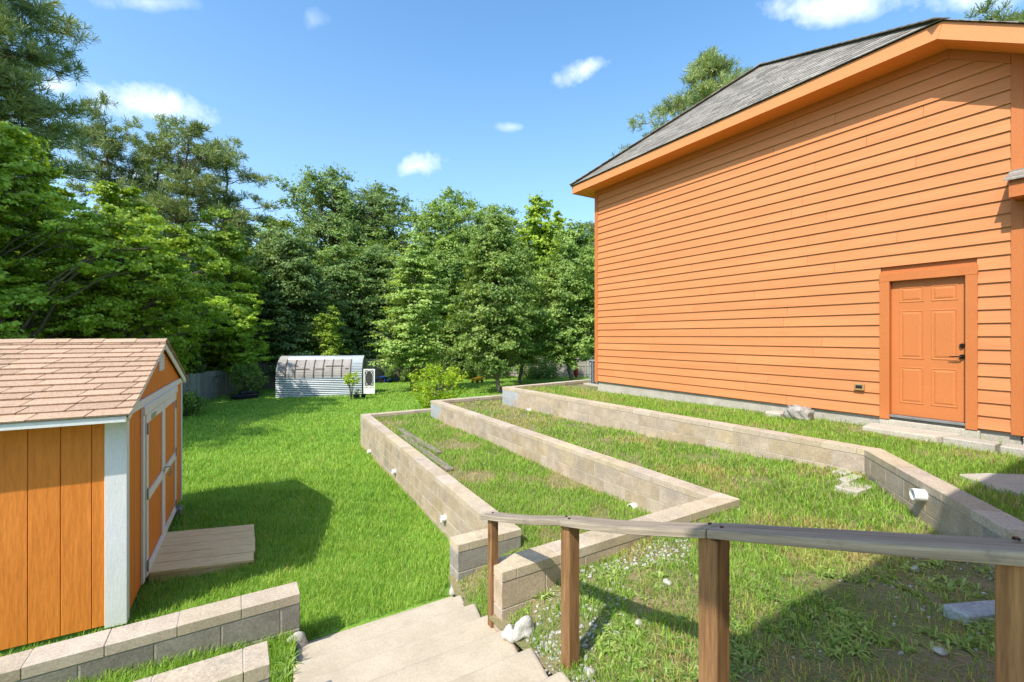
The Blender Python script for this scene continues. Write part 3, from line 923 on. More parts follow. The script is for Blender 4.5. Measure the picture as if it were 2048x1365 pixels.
while z < EZ - .02:
    z1 = min(z + ex, EZ)
    yl, yr = HY1 - .09, 1.70
    def ylim(zz): return max(yr, KY - (EZ - zz) / SLP) if zz > topz(yr) else yr
    segs = []
    if z < DZ1 - .02:
        segs = [(DY1 - .01, yl), (yr, DY0 + .01)]
    else:
        segs = [(yr, yl)]
    for (a, b) in segs:
        cuts = [a]
        if b - a > 3:
            c = a + rb.uniform(.8, 3.4)
            while c < b - .6:
                cuts.append(c); c += 3.66
        cuts.append(b)
        for q, (c0, c1) in enumerate(zip(cuts[:-1], cuts[1:])):
            c0a = ylim(z) if (c0 == yr) else c0 + .003
            c0b = ylim(z1) if (c0 == yr) else c0 + .003
            if ylim(z1) > c0b: c0b = ylim(z1)
            if ylim(z) > c0a: c0a = ylim(z)
            if c1 - .002 > c0a: board(c0a, c1 - .0015, z, z1, c0b)
    z = z1
    k += 1
part('siding', mb, M['siding'], HS, world=True)
mb = MB().box(HX - .03, HX + .05, HY1 - .09, HY1 + .03, ZS0 - .03, EZ)
mb.box(HX + .0505, HX + .2, HY1 - .01, HY1 + .03, ZS0 - .03, EZ)
part('corner_board', mb, M['trim'], HS, world=True, bevel=.003)
part('corner_board', MB().hexa([(HX - .03, 1.585, ZS0 - .03), (HX + .05, 1.585, ZS0 - .03), (HX + .05, 1.70, ZS0 - .03), (HX - .03, 1.70, ZS0 - .03),
     (HX - .03, 1.585, topz(1.585)), (HX + .05, 1.585, topz(1.585)), (HX + .05, 1.70, topz(1.70)), (HX - .03, 1.70, topz(1.70))]), M['trim'], HS, world=True, bevel=.003)
part('foundation', MB().box(HX + .03, HX + 8, 1.62, HY1 - .03, -1.9, ZS0 - .005), M['foundation'], HS, world=True, bevel=.01)
# frieze board under the soffit
mb = MB().box(HX - .034, HX - .001, KY, HY1 - .09, EZ - .13, EZ - .001)
mb.hexa([(HX - .034, 1.701, topz(1.701) - .13), (HX - .001, 1.701, topz(1.701) - .13), (HX - .001, KY - .001, EZ - .13), (HX - .034, KY - .001, EZ - .13),
         (HX - .034, 1.701, topz(1.701) - .001), (HX - .001, 1.701, topz(1.701) - .001), (HX - .001, KY - .001, EZ - .001), (HX - .034, KY - .001, EZ - .001)])
part('frieze_board', mb, M['trim'], HS, world=True, bevel=.003)
# soffit and fascia
FX = 8.12; NY = HY1 + .47; SYE = -.2
mb = MB().box(FX + .02, HX + 8, KY, NY - .02, EZ, EZ + .015)
mb.hexa([(FX + .02, SYE, topz(SYE)), (HX + 8, SYE, topz(SYE)), (HX + 8, KY - .001, EZ), (FX + .02, KY - .001, EZ),
         (FX + .02, SYE, topz(SYE) + .015), (HX + 8, SYE, topz(SYE) + .015), (HX + 8, KY - .001, EZ + .015), (FX + .02, KY - .001, EZ + .015)])
part('soffit', mb, M['soffit'], HS, world=True)
FH = .20
mb = MB()
mb.hexa([(FX, KY, EZ - .012), (FX + .019, KY, EZ - .012), (FX + .019, NY, EZ - .012), (FX, NY, EZ - .012),
         (FX, KY - .06, EZ + FH), (FX + .019, KY - .06, EZ + FH), (FX + .019, NY, EZ + FH), (FX, NY, EZ + FH)])
mb.hexa([(FX, SYE, topz(SYE) - .012), (FX + .019, SYE, topz(SYE) - .012), (FX + .019, KY - .001, EZ - .012), (FX, KY - .001, EZ - .012),
         (FX, SYE, topz(SYE) + FH), (FX + .019, SYE, topz(SYE) + FH), (FX + .019, KY - .061, EZ + FH), (FX, KY - .061, EZ + FH)])
mb.box(FX + .0195, HX + 8, NY - .0195, NY - .0005, EZ - .012, EZ + FH)
part('fascia', mb, M['fascia'], HS, world=True, bevel=.004)
# roof: hip end over the eave, apex further east
ap = Vector((10.55, 6.1, 6.36))
e0 = Vector((FX - .03, NY + .03, EZ + FH + .01)); e1 = Vector((FX - .03, KY - .06, EZ + FH + .01))
# solid under the shingles
bk = [Vector((18, 6.1, 6.36)), Vector((18, NY + .03, EZ + FH + .01)), Vector((18, SYE, topz(SYE) + FH + .01)), Vector((FX - .03, SYE, topz(SYE) + FH + .01))]
mb = MB()
V_ = [e0, e1, ap, bk[0], bk[1], bk[2], bk[3]]
mb.add([v - Vector((0, 0, .006)) for v in V_], [(0, 1, 2), (0, 2, 3, 4), (1, 6, 5, 3, 2)])
part('roof_deck', mb, M['dark_under'], HS, world=True)
def shingle_plane(a, b, cL, cR, rows, mb):
    """courses between eave a->b and top cL->cR"""
    nrm = (b - a).cross(cL - a).normalized()
    if nrm.z < 0: nrm = -nrm
    for r_ in range(rows):
        f0, f1 = r_ / rows, (r_ + 1) / rows + .15 / rows
        f1 = min(f1, 1)
        p0, p1 = a.lerp(cL, f0), b.lerp(cR, f0)
        q0, q1 = a.lerp(cL, f1), b.lerp(cR, f1)
        L = (p1 - p0).length
        if L < .05: continue
        s = random.uniform(.05, .3)
        cuts = [0]
        while s < L - .05:
            cuts.append(s / L); s += random.choice([.15, .2, .26, .33])
        cuts.append(1)
        for c0, c1 in zip(cuts[:-1], cuts[1:]):
            th = random.uniform(.008, .014)
            if c0 > 0: c0 += .004 / L
            w0, w1, w2, w3 = p0.lerp(p1, c0), p0.lerp(p1, c1), q0.lerp(q1, c1), q0.lerp(q1, c0)
            mb.add([w0 + nrm * th, w1 + nrm * th, w2 + nrm * .002, w3 + nrm * .002, w0 - nrm * .004, w1 - nrm * .004], [(0, 1, 2, 3), (4, 5, 1, 0), (4, 0, 3), (5, 2, 1)])
mb = MB()
shingle_plane(e0, e1, ap, ap, 26, mb)
shingle_plane(e1, bk[3], ap, Vector((ap.x, 6.1, 6.36)), 2, MB())
shingle_plane(bk[3], bk[2], e1 + Vector((0, 0, 0)), Vector((18, e1.y, e1.z)), 14, mb)
# hip caps
for (a, b) in ((e0, ap), (e1, ap)):
    n_ = 26
    for k in range(n_):
        p, q = a.lerp(b, k / n_), a.lerp(b, (k + 1.1) / n_)
        mb.bar(p + Vector((0, 0, .022)), q + Vector((0, 0, .012)), .22, .012)
part('roof', mb, M['grey_shingle'], HS, world=True)
# door
dr = MB().box(HX + .055, HX + .095, 2.125, 2.985, -1.195, .845)
D = part('door', dr, M['door'], HS, world=True)
dw = Vector(HS.location)
def dpart(name, mb, m, parent=D, **kw):
    return mesh_obj(name, mb.v, mb.f, m, parent, world=tuple(dw), **kw)
for (a, b) in ((2.235, 2.505), (2.605, 2.875)):
    for (c, d) in ((-1.0, -.47), (-.33, .38), (.52, .73)):
        mb = MB()
        xo = HX + .0545
        # recessed ring then raised field
        r0 = [(xo, a, c), (xo, b, c), (xo, b, d), (xo, a, d)]
        i1 = .018; i2 = .045
        r1 = [(xo + .012 - .0, a + i1, c + i1), (xo + .012, b - i1, c + i1), (xo + .012, b - i1, d - i1), (xo + .012, a + i1, d - i1)]
        r2 = [(xo - .003, a + i2, c + i2), (xo - .003, b - i2, c + i2), (xo - .003, b - i2, d - i2), (xo - .003, a + i2, d - i2)]
        r00 = [(xo - .004, a - .008, c - .008), (xo - .004, b + .008, c - .008), (xo - .004, b + .008, d + .008), (xo - .004, a - .008, d + .008)]
        vs = r00 + [(xo - .007, y, z) for (_, y, z) in r0] + [(xo - .0012, y, z) for (_, y, z) in r1] + [(xo - .009, y, z) for (_, y, z) in r2]
        fs = []
        for q in range(3):
            for t in range(4):
                fs.append((q * 4 + t, q * 4 + (t + 1) % 4, q * 4 + 4 + (t + 1) % 4, q * 4 + 4 + t))
        fs.append((12, 13, 14, 15))
        vs += [(xo + .002, y, z) for (_, y, z) in r00]
        for t in range(4): fs.append((16 + t, 16 + (t + 1) % 4, (t + 1) % 4, t))
        mb.add(vs, fs)
        dpart('door_panel', mb, M['door'])
kx = HX + .05
mb = MB().tube([(kx, 2.18, -.13), (kx - .022, 2.18, -.13)], [.032, .028], 18).box(kx - .04, kx - .022, 2.175, 2.185, -.148, -.112)
dpart('deadbolt', mb, M['bronze'], smooth=False)
mb = MB().tube([(kx, 2.18, -.285), (kx - .02, 2.18, -.285)], [.034, .03], 18)
mb.tube([(kx - .02, 2.18, -.285), (kx - .055, 2.18, -.285), (kx - .06, 2.20, -.283), (kx - .058, 2.30, -.286)], [.011, .011, .010, .007], 10)
dpart('door_handle', mb, M['bronze'])
mb = MB()
mb.box(HX - .034, HX + .02, DY1 - .125, DY1, ZS0 - .03, DZ1 - .125)
mb.box(HX - .034, HX + .02, DY0, DY0 + .12, ZS0 - .03, DZ1 - .125)
mb.box(HX - .037, HX + .02, DY0 - .004, DY1 + .004, DZ1 - .1248, DZ1)
mb.box(HX + .0205, HX + .11, 2.99, 3.10, ZS0, DZ1 - .02)
mb.box(HX + .0205, HX + .11, DY0 + .002, 2.12, ZS0, DZ1 - .02)
mb.box(HX + .0207, HX + .109, 2.1205, 2.9895, .85, DZ1 - .021)
part('door_frame', mb, M['trim'], HS, world=True, bevel=.002)
part('threshold', MB().box(HX - .03, HX + .1, 2.13, 2.98, -1.235, -1.20), M['metal'], HS, world=True, bevel=.004)
part('sill_base', MB().box(HX - .02, HX + .028, 1.99, 3.12, -1.75, -1.278), M['slab'], HS, world=True, bevel=.01)
mb = MB().box(HX - .06, HX - .02, 3.30, 3.44, -.87, -.76)
mb2 = MB().box(HX - .064, HX - .0605, 3.325, 3.415, -.835, -.785)
vb = part('outlet_box', mb, M['tanbox'], HS, world=True, bevel=.008)
mesh_obj('box_window', mb2.v, mb2.f, M['black'], vb, world=tuple(dw))
# brick return and little pent roof at the right
mb = MB()
zc = -1.6
kk = 0
while zc < 3.0:
    y = 1.598 - (.11 if kk % 2 else 0)
    first = True
    while y > -1.2:
        y2 = y - .20
        mb.box(HX + .0, HX + .11, y2, 1.598 if first else y, zc, zc + .06)
        first = False
        y = y2 - .01
    zc += .071
    kk += 1
part('brick_wall', mb, M['brick'], HS, world=True)
part('brick_mortar', MB().box(HX + .008, HX + .108, -1.2, 1.592, -1.7, 3.0), M['mortar'], HS, world=True)
mb = MB()
PX = 8.28
mb.hexa([(PX, 1.64, 1.74), (HX + .1, 1.64, 1.74), (HX + .1, 1.66, 1.74), (PX, 1.66, 1.74), (PX, 1.64, 1.95), (HX + .1, 1.64, 2.12), (HX + .1, 1.66, 2.12), (PX, 1.66, 1.95)])
mb.box(PX, PX + .02, -1.2, 1.639, 1.74, 1.95)
mb.box(PX + .0205, HX, -1.2, 1.639, 1.745, 1.76)
part('pent_fascia', mb, M['trim'], HS, world=True)
mb = MB()
for q in range(4):
    x0 = PX - .05 + q * .1; zz = 1.945 + q * .055
    yy = 1.70
    while yy > -1.2:
        y2 = yy - random.choice([.2, .27, .33])
        mb.hexa([(x0, y2 + .005, zz), (x0 + .12, y2 + .005, zz + .066), (x0 + .12, yy, zz + .066), (x0, yy, zz),
                 (x0, y2 + .005, zz + .018), (x0 + .12, y2 + .005, zz + .072), (x0 + .12, yy, zz + .072), (x0, yy, zz + .018)])
        yy = y2
part('pent_roof', mb, M['grey_shingle'], HS, world=True)
part('conduit', MB().tube([(HX - .03, 1.50, -.55), (HX - .03, 1.50, -1.0), (HX - .08, 1.56, -1.32), (HX - .14, 1.60, -1.5)], .018, 10), M['metal'], HS, world=True)

# patio cover behind the viewer (its shade falls on the near terrace)
PC = thing('patio_cover', 'orange patio cover above the viewer that shades the near terrace', 'patio cover', (3, -2, -1.5))
part('roof', MB().hexa([(-1.55, -4.5, 3.6), (7.95, -4.5, 3.6), (7.95, -.06, 2.93), (-1.55, -.06, 2.93), (-1.55, -4.5, 3.72), (7.95, -4.5, 3.72), (7.95, -.06, 3.05), (-1.55, -.06, 3.05)]), M['fascia'], PC, world=True)
for x_ in (-1.3, 7.7):
    part('post', MB().box(x_ - .06, x_ + .06, -.5, -.38, -3.2, 2.96), M['trim'], PC, world=True)
part('wall', MB().box(-1.4, 12, -4.9, -4.6, -3, 3.6), M['siding'], PC, world=True)

# ------------------------------------------------------------------ things on the upper terrace
solo('door_step', MB().hexa([(8.12, 2.30, -1.6), (8.56, 2.15, -1.6), (8.56, 3.25, -1.6), (8.16, 3.2, -1.6), (8.12, 2.32, -1.36), (8.56, 2.17, -1.345), (8.56, 3.23, -1.355), (8.16, 3.18, -1.37)]),
     M['slab'], 'pale concrete step slab in front of the orange door', 'step', bevel=.02, seg=2)
for i, (y0_, y1_, lab) in enumerate(((1.72, 2.22, 'grey kerb stone beside the door step, nearer the door'), (1.18, 1.68, 'grey kerb stone at the right edge, farther from the door step'))):
    solo('kerb_stone', MB().hexa([(7.98 - .05 * i, y0_, -1.7), (8.24, y0_, -1.7), (8.28, y1_, -1.7), (8.02 - .05 * i, y1_, -1.7), (7.98 - .05 * i, y0_, -1.33), (8.24, y0_, -1.33), (8.28, y1_, -1.335), (8.02 - .05 * i, y1_, -1.335)]),
         M['foundation'], lab, 'kerb stone', 'kerb stones by the door', bevel=.015)
solo('paving_slab', MB().prism([(6.08, 1.30), (6.25, .6), (7.3, .6), (7.2, 1.1), (6.7, 1.5), (6.40, 1.64)], -1.55, -1.425), M['slab'], 'flat tan paving slab sunk in the grass above the highest wall', 'slab', bevel=.008)
# bag of soil by the wall
bgm = MB()
c = at_z(1614, 836, -1.43)
import bmesh
bm = bmesh.new(); bmesh.ops.create_icosphere(bm, subdivisions=4, radius=1)
for v in bm.verts:
    p = v.co.copy()
    k = 1 + .10 * math.sin(7 * p.x + 3 * p.z) + .08 * math.sin(9 * p.y - 4 * p.z) + .05 * math.sin(17 * p.x + 13 * p.y)
    s_ = lambda t: math.copysign(abs(t) ** .7, t)
    v.co = Vector((s_(p.x) * .14 * k, s_(p.y) * .20 * k, s_(p.z) * .12 * k * (1 + .25 * (p.z > .3) * math.sin(11 * p.y))))
bm.verts.index_update()
bgm.add([(v.co.x + 8.30, v.co.y + c.y, v.co.z - 1.33) for v in bm.verts], [tuple(v.index for v in f.verts) for f in bm.faces]); bm.free()
solo('soil_bag', bgm, M['bag'], 'crumpled grey plastic bag lying against the house wall', 'bag', smooth=True)
solo('stone_block', MB().box(8.2, 8.5, c.y + .27, c.y + .55, -1.55, -1.36), M['slab'], 'small pale stone lying left of the crumpled bag', 'stone', bevel=.02)
# air conditioner
AC = thing('air_conditioner', 'grey outdoor air conditioning unit at the far corner of the house', 'air conditioner', (9.82, 10.62, -1.5))
part('base_pad', MB().box(-.5, .5, -.5, .5, -.1, .03), M['slab'], AC)
part('housing', MB().box(-.33, .33, -.33, .33, .031, .70), M['black'], AC, bevel=.03)
gr = MB()
for k in range(16):
    z = .08 + k * .038
    gr.box(-.355, .355, -.355, -.345, z, z + .012).box(-.355, -.345, -.345, .355, z, z + .012)
for q in (-.35, -.18, 0, .18, .35):
    gr.box(q - .012, q + .012, -.365, -.356, .04, .72).box(-.365, -.356, q - .012, q + .012, .04, .72)
part('grille', gr, M['ac'], AC)
part('top', MB().box(-.37, .37, -.37, .37, .72, .76), M['ac'], AC, bevel=.02)

# ------------------------------------------------------------------ small things on the terraces
PV = [('hollow grey paver lying in the grass below the highest wall, farthest of three', (1692, 955), .15), ('narrow grey paver in the grass, middle of three', (1700, 968), .12), ('broad grey paver in the grass, nearest of three', (1708, 982), .24)]
for lab, (px, py), dy in PV:
    c = at_z(px, py, -1.775)
    z0 = float(t2_z(c.x, c.y))
    solo('paver', MB().box(c.x - .19, c.x + .19, c.y - dy / 2, c.y + dy / 2, z0 - .06, z0 + .035), M['slab'], lab, 'paver', 'pavers below the highest wall', bevel=.006)
c = at_z(1952, 1222, -1.62)
z0 = float(t2_z(c.x, c.y))
cb = MB().hexa([(c.x - .18, c.y - .01, z0 - .03), (c.x + .20, c.y - .17, z0 - .03), (c.x + .24, c.y - .05, z0 - .03), (c.x - .14, c.y + .11, z0 - .03),
                (c.x - .18, c.y - .01, z0 + .055), (c.x + .20, c.y - .17, z0 + .05), (c.x + .24, c.y - .05, z0 + .05), (c.x - .14, c.y + .11, z0 + .055)])
solo('block_offcut', cb, M['blue_block'], 'pale broken block lying on the bare shaded soil', 'block', bevel=.006)
# planks on the lowest terrace
for i, (a, b, lab) in enumerate((((805, 868), (900, 936), 'long grey plank on the lowest terrace, nearer the wall'), ((790, 858), (868, 905), 'shorter grey plank on the lowest terrace, farther from us'))):
    A = at_z(a[0], a[1], -2.19); B = at_z(b[0], b[1], -2.19)
    if i: A.x += .12; B.x += .10
    A.z = float(t1_z(A.x, A.y)) + .03; B.z = float(t1_z(B.x, B.y)) + .035
    solo('plank', MB().bar(A, B, .13, .035), M['oldwood'], lab, 'plank', 'planks on the lowest terrace', bevel=.004)
# rocks
RK = [((1046, 1262), -2.03, .07, 'biggest white rock at the end of the middle wall'), ((1019, 1272), -2.08, .055, 'pale rock wedged between the stairs and the biggest rock'),
      ((915, 1178), -2.55, .07, 'white rock at the end of the lowest wall'), ((590, 1290), -2.47, .07, 'white rock at the stair foot by the left wall')]
for (p, z, r, lab) in RK:
    c = at_z(p[0], p[1], z)
    solo('rock', MB().rock(c, r, hash(lab) % 999 if False else int(r * 1000), (1, .9, 1.15)), M['stone'], lab, 'rock', smooth=True)
gvl = MB()
rr = random.Random(5)
def scatter(px0, px1, py0, py1, n, r0, r1, z0=-1.85):
    for _ in range(n):
        c = at_z(rr.uniform(px0, px1), rr.uniform(py0, py1), z0)
        if not inpoly(np.array([c.x]), np.array([c.y]), P2)[0] or near_path(np.array([c.x]), np.array([c.y]), W2, .13)[0]: continue
        z = float(t2_z(c.x, c.y))
        r = rr.uniform(r0, r1)
        gvl.rock((c.x, c.y, z + r * .3), r, rr.random(), (1, rr.uniform(.6, 1), rr.uniform(.4, .7)))
scatter(1180, 1380, 1045, 1130, 520, .005, .019)
scatter(1070, 1250, 1080, 1260, 330, .004, .018)
scatter(1050, 1190, 1220, 1365, 260, .004, .018)
scatter(1180, 2040, 1060, 1365, 150, .003, .013, -1.75)
scatter(1440, 1480, 1015, 1045, 30, .005, .015)
scatter(1720, 2040, 1100, 1220, 60, .004, .014, -1.75)
o = solo('gravel', gvl, M['stone'], 'white gravel and stones scattered on the near terrace', None, smooth=True)
o['kind'] = 'stuff'
for i, ((px, py), r, lab) in enumerate((((1336, 1136), .035, 'pale stone in the grass behind the second post'), ((1278, 1204), .03, 'small pale stone between the second and third posts'),
                                         ((1832, 1138), .035, 'white stone in the shaded grass right of the third post'), ((1880, 1355), .03, 'cream stone at the bottom edge near the right post'), ((1180, 1285), .04, 'tan stone beside the second post'))):
    c = at_z(px, py, -1.72); z = float(t2_z(c.x, c.y))
    solo('rock', MB().rock((c.x, c.y, z + r * .4), r, 40 + i, (1, .8, .7)), M['stone'], lab, 'rock', smooth=True)

# ------------------------------------------------------------------ grass
def make_blades(name, label, zf, mask, dens0, r0, rmax, h0, tonef, seed, wid=.0046, lean=.9, hvar=.45, az=(-1.15, 1.15), hf=None, rmin=.7):
    g_ = np.random.default_rng(seed)
    # radial sampling round the viewpoint: density constant to r0, then falling with the square of the distance
    A0 = (az[1] - az[0]) * .5 * (r0 ** 2 - rmin ** 2)
    A1 = (az[1] - az[0]) * r0 ** 2 * math.log(rmax / r0)
    n0, n1 = int(dens0 * A0), int(dens0 * A1)
    ra = np.sqrt(g_.uniform(rmin ** 2, r0 ** 2, n0))
    rb_ = r0 * np.exp(g_.uniform(0, 1, n1) * math.log(rmax / r0))
    r = np.r_[ra, rb_]
    a = g_.uniform(az[0], az[1], len(r)) + YAW
    x, y = r * np.sin(a), r * np.cos(a)
    k = mask(x, y, g_)
    x, y, r = x[k], y[k], r[k]
    n = len(x)
    z = zf(x, y) - .004
    lod = np.maximum(1, r / r0)
    wd = wid * lod ** .95 * g_.uniform(.7, 1.4, n)
    hh = h0 * np.minimum(lod, 1.6) ** .5 * g_.uniform(1 - hvar, 1 + hvar, n)
    if hf is not None: hh = hh * hf(x, y)
    la = g_.uniform(0, 2 * np.pi, n)
    ln = g_.uniform(.15, lean, n) * hh
    dx, dy = np.cos(la), np.sin(la)
    fa = la + np.pi / 2 + g_.uniform(-.6, .6, n)
    ex_, ey_ = np.cos(fa) * wd / 2, np.sin(fa) * wd / 2
    V = np.empty((n, 5, 3))
    V[:, 0] = np.c_[x - ex_, y - ey_, z]
    V[:, 1] = np.c_[x + ex_, y + ey_, z]
    mx_, my_, mz_ = x + dx * ln * .35, y + dy * ln * .35, z + hh * .6
    V[:, 2] = np.c_[mx_ + ex_ * .8, my_ + ey_ * .8, mz_]
    V[:, 3] = np.c_[mx_ - ex_ * .8, my_ - ey_ * .8, mz_]
    V[:, 4] = np.c_[x + dx * ln, y + dy * ln, z + hh * np.clip(1.0 - .3 * ln / hh, .3, 1)]
    b = np.arange(n) * 5
    idx = np.c_[b, b + 1, b + 2, b + 3, b + 3, b + 2, b + 4].ravel()
    fn = np.tile([4, 3], n)
    tone = np.clip(tonef(x, y, g_), 0, 1)
    o = np_mesh(name, V.reshape(-1, 3), fn, idx, M['grass'], attr=np.repeat(tone, 5))
    o['label'] = label
    o['kind'] = 'stuff'
    print(name, n)
    return o
def shed_mask(x, y):
    return (x < -.86) & (y > 5.38) & (y < 9.0)
RAMP = [(-.82, 6.22), (.16, 6.22), (.16, 7.38), (-.82, 7.38)]
def lawn_mask(x, y, g_):
    k = (y > 4.235) & ~(inpoly(x, y, P1)) & ~inpoly(x, y, P2) & ~inpoly(x, y, P3) & ~shed_mask(x, y) & ~inpoly(x, y, RAMP)
    k &= ~near_path(x, y, W1, .12) & ~near_path(x, y, W2, .12) & ~near_path(x, y, W3, .12)
    k &= ~((x > 8.5) & (y < 9.7))
    r = np.hypot(x, y)
    k &= ~((r > 26) & (g_.uniform(0, 1, x.shape) < .55))
    return k
def lawn_tone(x, y, g_):
    return .36 + .11 * wob(x, y, 2.2, 1) + .10 * wob(x, y, .35, 5) + g_.normal(0, .15, x.shape) + (g_.uniform(0, 1, x.shape) < .02) * .45
make_blades('grass', 'mown bright green lawn grass', lawn_z, lawn_mask, 5200, 5.2, 46, .066, lawn_tone, 1, hf=lambda x, y: 1 + .4 * wob(x, y, .3, 3))
def patch(x, y, s=.9, sd=0): return wob(x, y, s, sd)
def t1_mask(x, y, g_):
    k = (inpoly(x, y, P1)) & ~near_path(x, y, W1, .115) & ~near_path(x, y, W2, .115)
    l_, r_ = sx(y)
    k &= ~((x < r_ + .02) & (y < 4.3) & (y > 2.9))
    return k & (g_.uniform(0, 1, x.shape) > .8 * np.clip(patch(x, y, .9, 4) * 2.2 - .15, 0, 1))
def t1_tone(x, y, g_):
    p = np.clip(patch(x, y, .9, 4) * 2.6 - .3, 0, 1)
    return .31 + .08 * wob(x, y, .5, 5) + g_.normal(0, .12, x.shape) + (g_.uniform(0, 1, x.shape) < .07 + .75 * p) * g_.uniform(.35, .65, x.shape)
make_blades('grass', 'green and straw coloured grass on the lowest terrace', t1_z, t1_mask, 5600, 5.2, 14, .060, t1_tone, 2)
def t2_mask(x, y, g_):
    k = inpoly(x, y, P2) & ~near_path(x, y, W2, .115) & ~near_path(x, y, W3, .115)
    l_, r_ = sx(y)
    k &= ~((x < r_ + .02))
    bare = np.clip(patch(x, y, .55, 9) * 1.7, 0, 1)
    near = np.clip((2.9 - y) / 1.2, 0, 1) * .3 + np.clip((1.75 - y) / .5, 0, 1) * np.clip((x - 2.1) / .5, 0, 1) * .52
    bare2 = np.clip(near + .6 * bare, 0, .93)
    bare2 = np.where(y > 3.1, np.clip(.75 * bare + .35 * np.clip((y - 7) / 2, 0, 1), 0, .9), bare2)
    bare2 = np.where((x > 3.4) & (y > 1.8) & (y <= 3.1), .3 * bare, bare2)
    gb = np.clip(1.25 - np.abs(y - 2.78 + .16 * (x - 2.2)) / .16, 0, 1) * np.clip((x - 1.7) / .2, 0, 1) * np.clip((3.6 - x) / .4, 0, 1)
    gb = np.maximum(gb, np.clip(1.3 - np.hypot(x - 1.9, (y - 2.35) * .8) / .32, 0, 1))
    bare2 = np.maximum(bare2, gb * .85)
    return k & (g_.uniform(0, 1, x.shape) > bare2)
def t2_tone(x, y, g_):
    p = np.clip(patch(x, y, .9, 7) * 1.6 - .15 + np.clip((y - 6.5) / 2.5, 0, .8) + .45 * ((y < 1.9) & (x > 2.1)), 0, 1)
    return .27 + .08 * wob(x, y, .5, 5) + g_.normal(0, .12, x.shape) + (g_.uniform(0, 1, x.shape) < .09 + .7 * p) * g_.uniform(.35, .68, x.shape)
make_blades('grass', 'patchy grass with bare and straw patches on the middle terrace', t2_z, t2_mask, 6800, 4.0, 14, .055, t2_tone, 3, lean=.95)
def t3_mask(x, y, g_):
    k = inpoly(x, y, P3) & ~near_path(x, y, W3, .115) & (x < 8.56)
    k &= ~((x > 7.95) & (y < 3.25) & (y > 1.15)) & ~inpoly(x, y, [(6.12, 1.30), (6.28, .62), (7.3, .62), (7.2, 1.1), (6.7, 1.48), (6.40, 1.60)])
    k |= (x > 8.35) & (x < 8.56) & (y > 1.5) & (y < 2.2)
    return k & (g_.uniform(0, 1, x.shape) > np.clip(.7 * patch(x, y, .7, 2) + .5 * np.clip((x - 8.1) * 3, 0, 1), 0, .85))
def t3_tone(x, y, g_):
    p = np.clip(patch(x, y, .7, 2) * 1.2 - .2 + np.clip((y - 7.0) / 2.5, 0, .75), 0, 1)
    return .31 + .08 * wob(x, y, .5, 5) + g_.normal(0, .11, x.shape) + (g_.uniform(0, 1, x.shape) < .05 + .65 * p) * g_.uniform(.3, .6, x.shape)
make_blades('grass', 'green grass along the highest terrace beside the house', t3_z, t3_mask, 5400, 5.5, 16, .055, t3_tone, 4)
def tl_mask(x, y, g_):
    k = inpoly(x, y, PL) & (y < 4.08) & (y > 2.97)
    l_, r_ = sx(y)
    return k & (x < l_ + .0)
make_blades('grass', 'thick green grass between the two left block walls', tl_z, tl_mask, 6500, 4.5, 12, .075, lawn_tone, 5, az=(-1.6, 0))
# straw litter lying flat
def straw(label, zf, mask, n_d, seed, h=.012):
    g_ = np.random.default_rng(seed)
    r = np.sqrt(g_.uniform(1, 13 ** 2, n_d)); r = np.where(g_.uniform(0, 1, n_d) < .6, g_.uniform(1.2, 7, n_d), r)
    a = g_.uniform(-.9, 1.1, n_d) + YAW
    x, y = r * np.sin(a), r * np.cos(a)
    k = mask(x, y, g_); x, y, r = x[k], y[k], r[k]
    n = len(x); la = g_.uniform(0, 6.28, n); L = g_.uniform(.015, .07, n) / 2; wd = .0011 * np.maximum(1, r / 4)
    z = zf(x, y) + g_.uniform(.002, h, n)
    dx, dy = np.cos(la) * L, np.sin(la) * L
    ex_, ey_ = -np.sin(la) * wd, np.cos(la) * wd
    tz_ = g_.uniform(-.01, .012, n)
    V = np.stack([np.c_[x - dx - ex_, y - dy - ey_, z], np.c_[x + dx - ex_, y + dy - ey_, z + tz_], np.c_[x + dx + ex_, y + dy + ey_, z + tz_ + .001], np.c_[x - dx + ex_, y - dy + ey_, z + .001]], 1)
    b = np.arange(n) * 4
    o = np_mesh('straw_litter', V.reshape(-1, 3), np.full(n, 4), np.c_[b, b + 1, b + 2, b + 3].ravel(), M['grass'], attr=np.repeat(g_.uniform(.9, 1.0, n), 4))
    o['label'] = label; o['kind'] = 'stuff'
straw('dry straw lying on the middle terrace', t2_z, lambda x, y, g_: inpoly(x, y, P2) & (x > 1.95) & ~near_path(x, y, W2, .115) & ~near_path(x, y, W3, .115) & (patch(x, y, .55, 9) + patch(x, y, .9, 7) + (y < 2) * .5 + (y > 7.5) * .6 > g_.uniform(0, .8, x.shape)), 90000, 8)
straw('dry straw lying on the lowest terrace', t1_z, lambda x, y, g_: inpoly(x, y, P1) & (x > 1.95) & ~near_path(x, y, W1, .115) & ~near_path(x, y, W2, .115) & (patch(x, y, .9, 4) > g_.uniform(-.1, .7, x.shape)), 70000, 9)

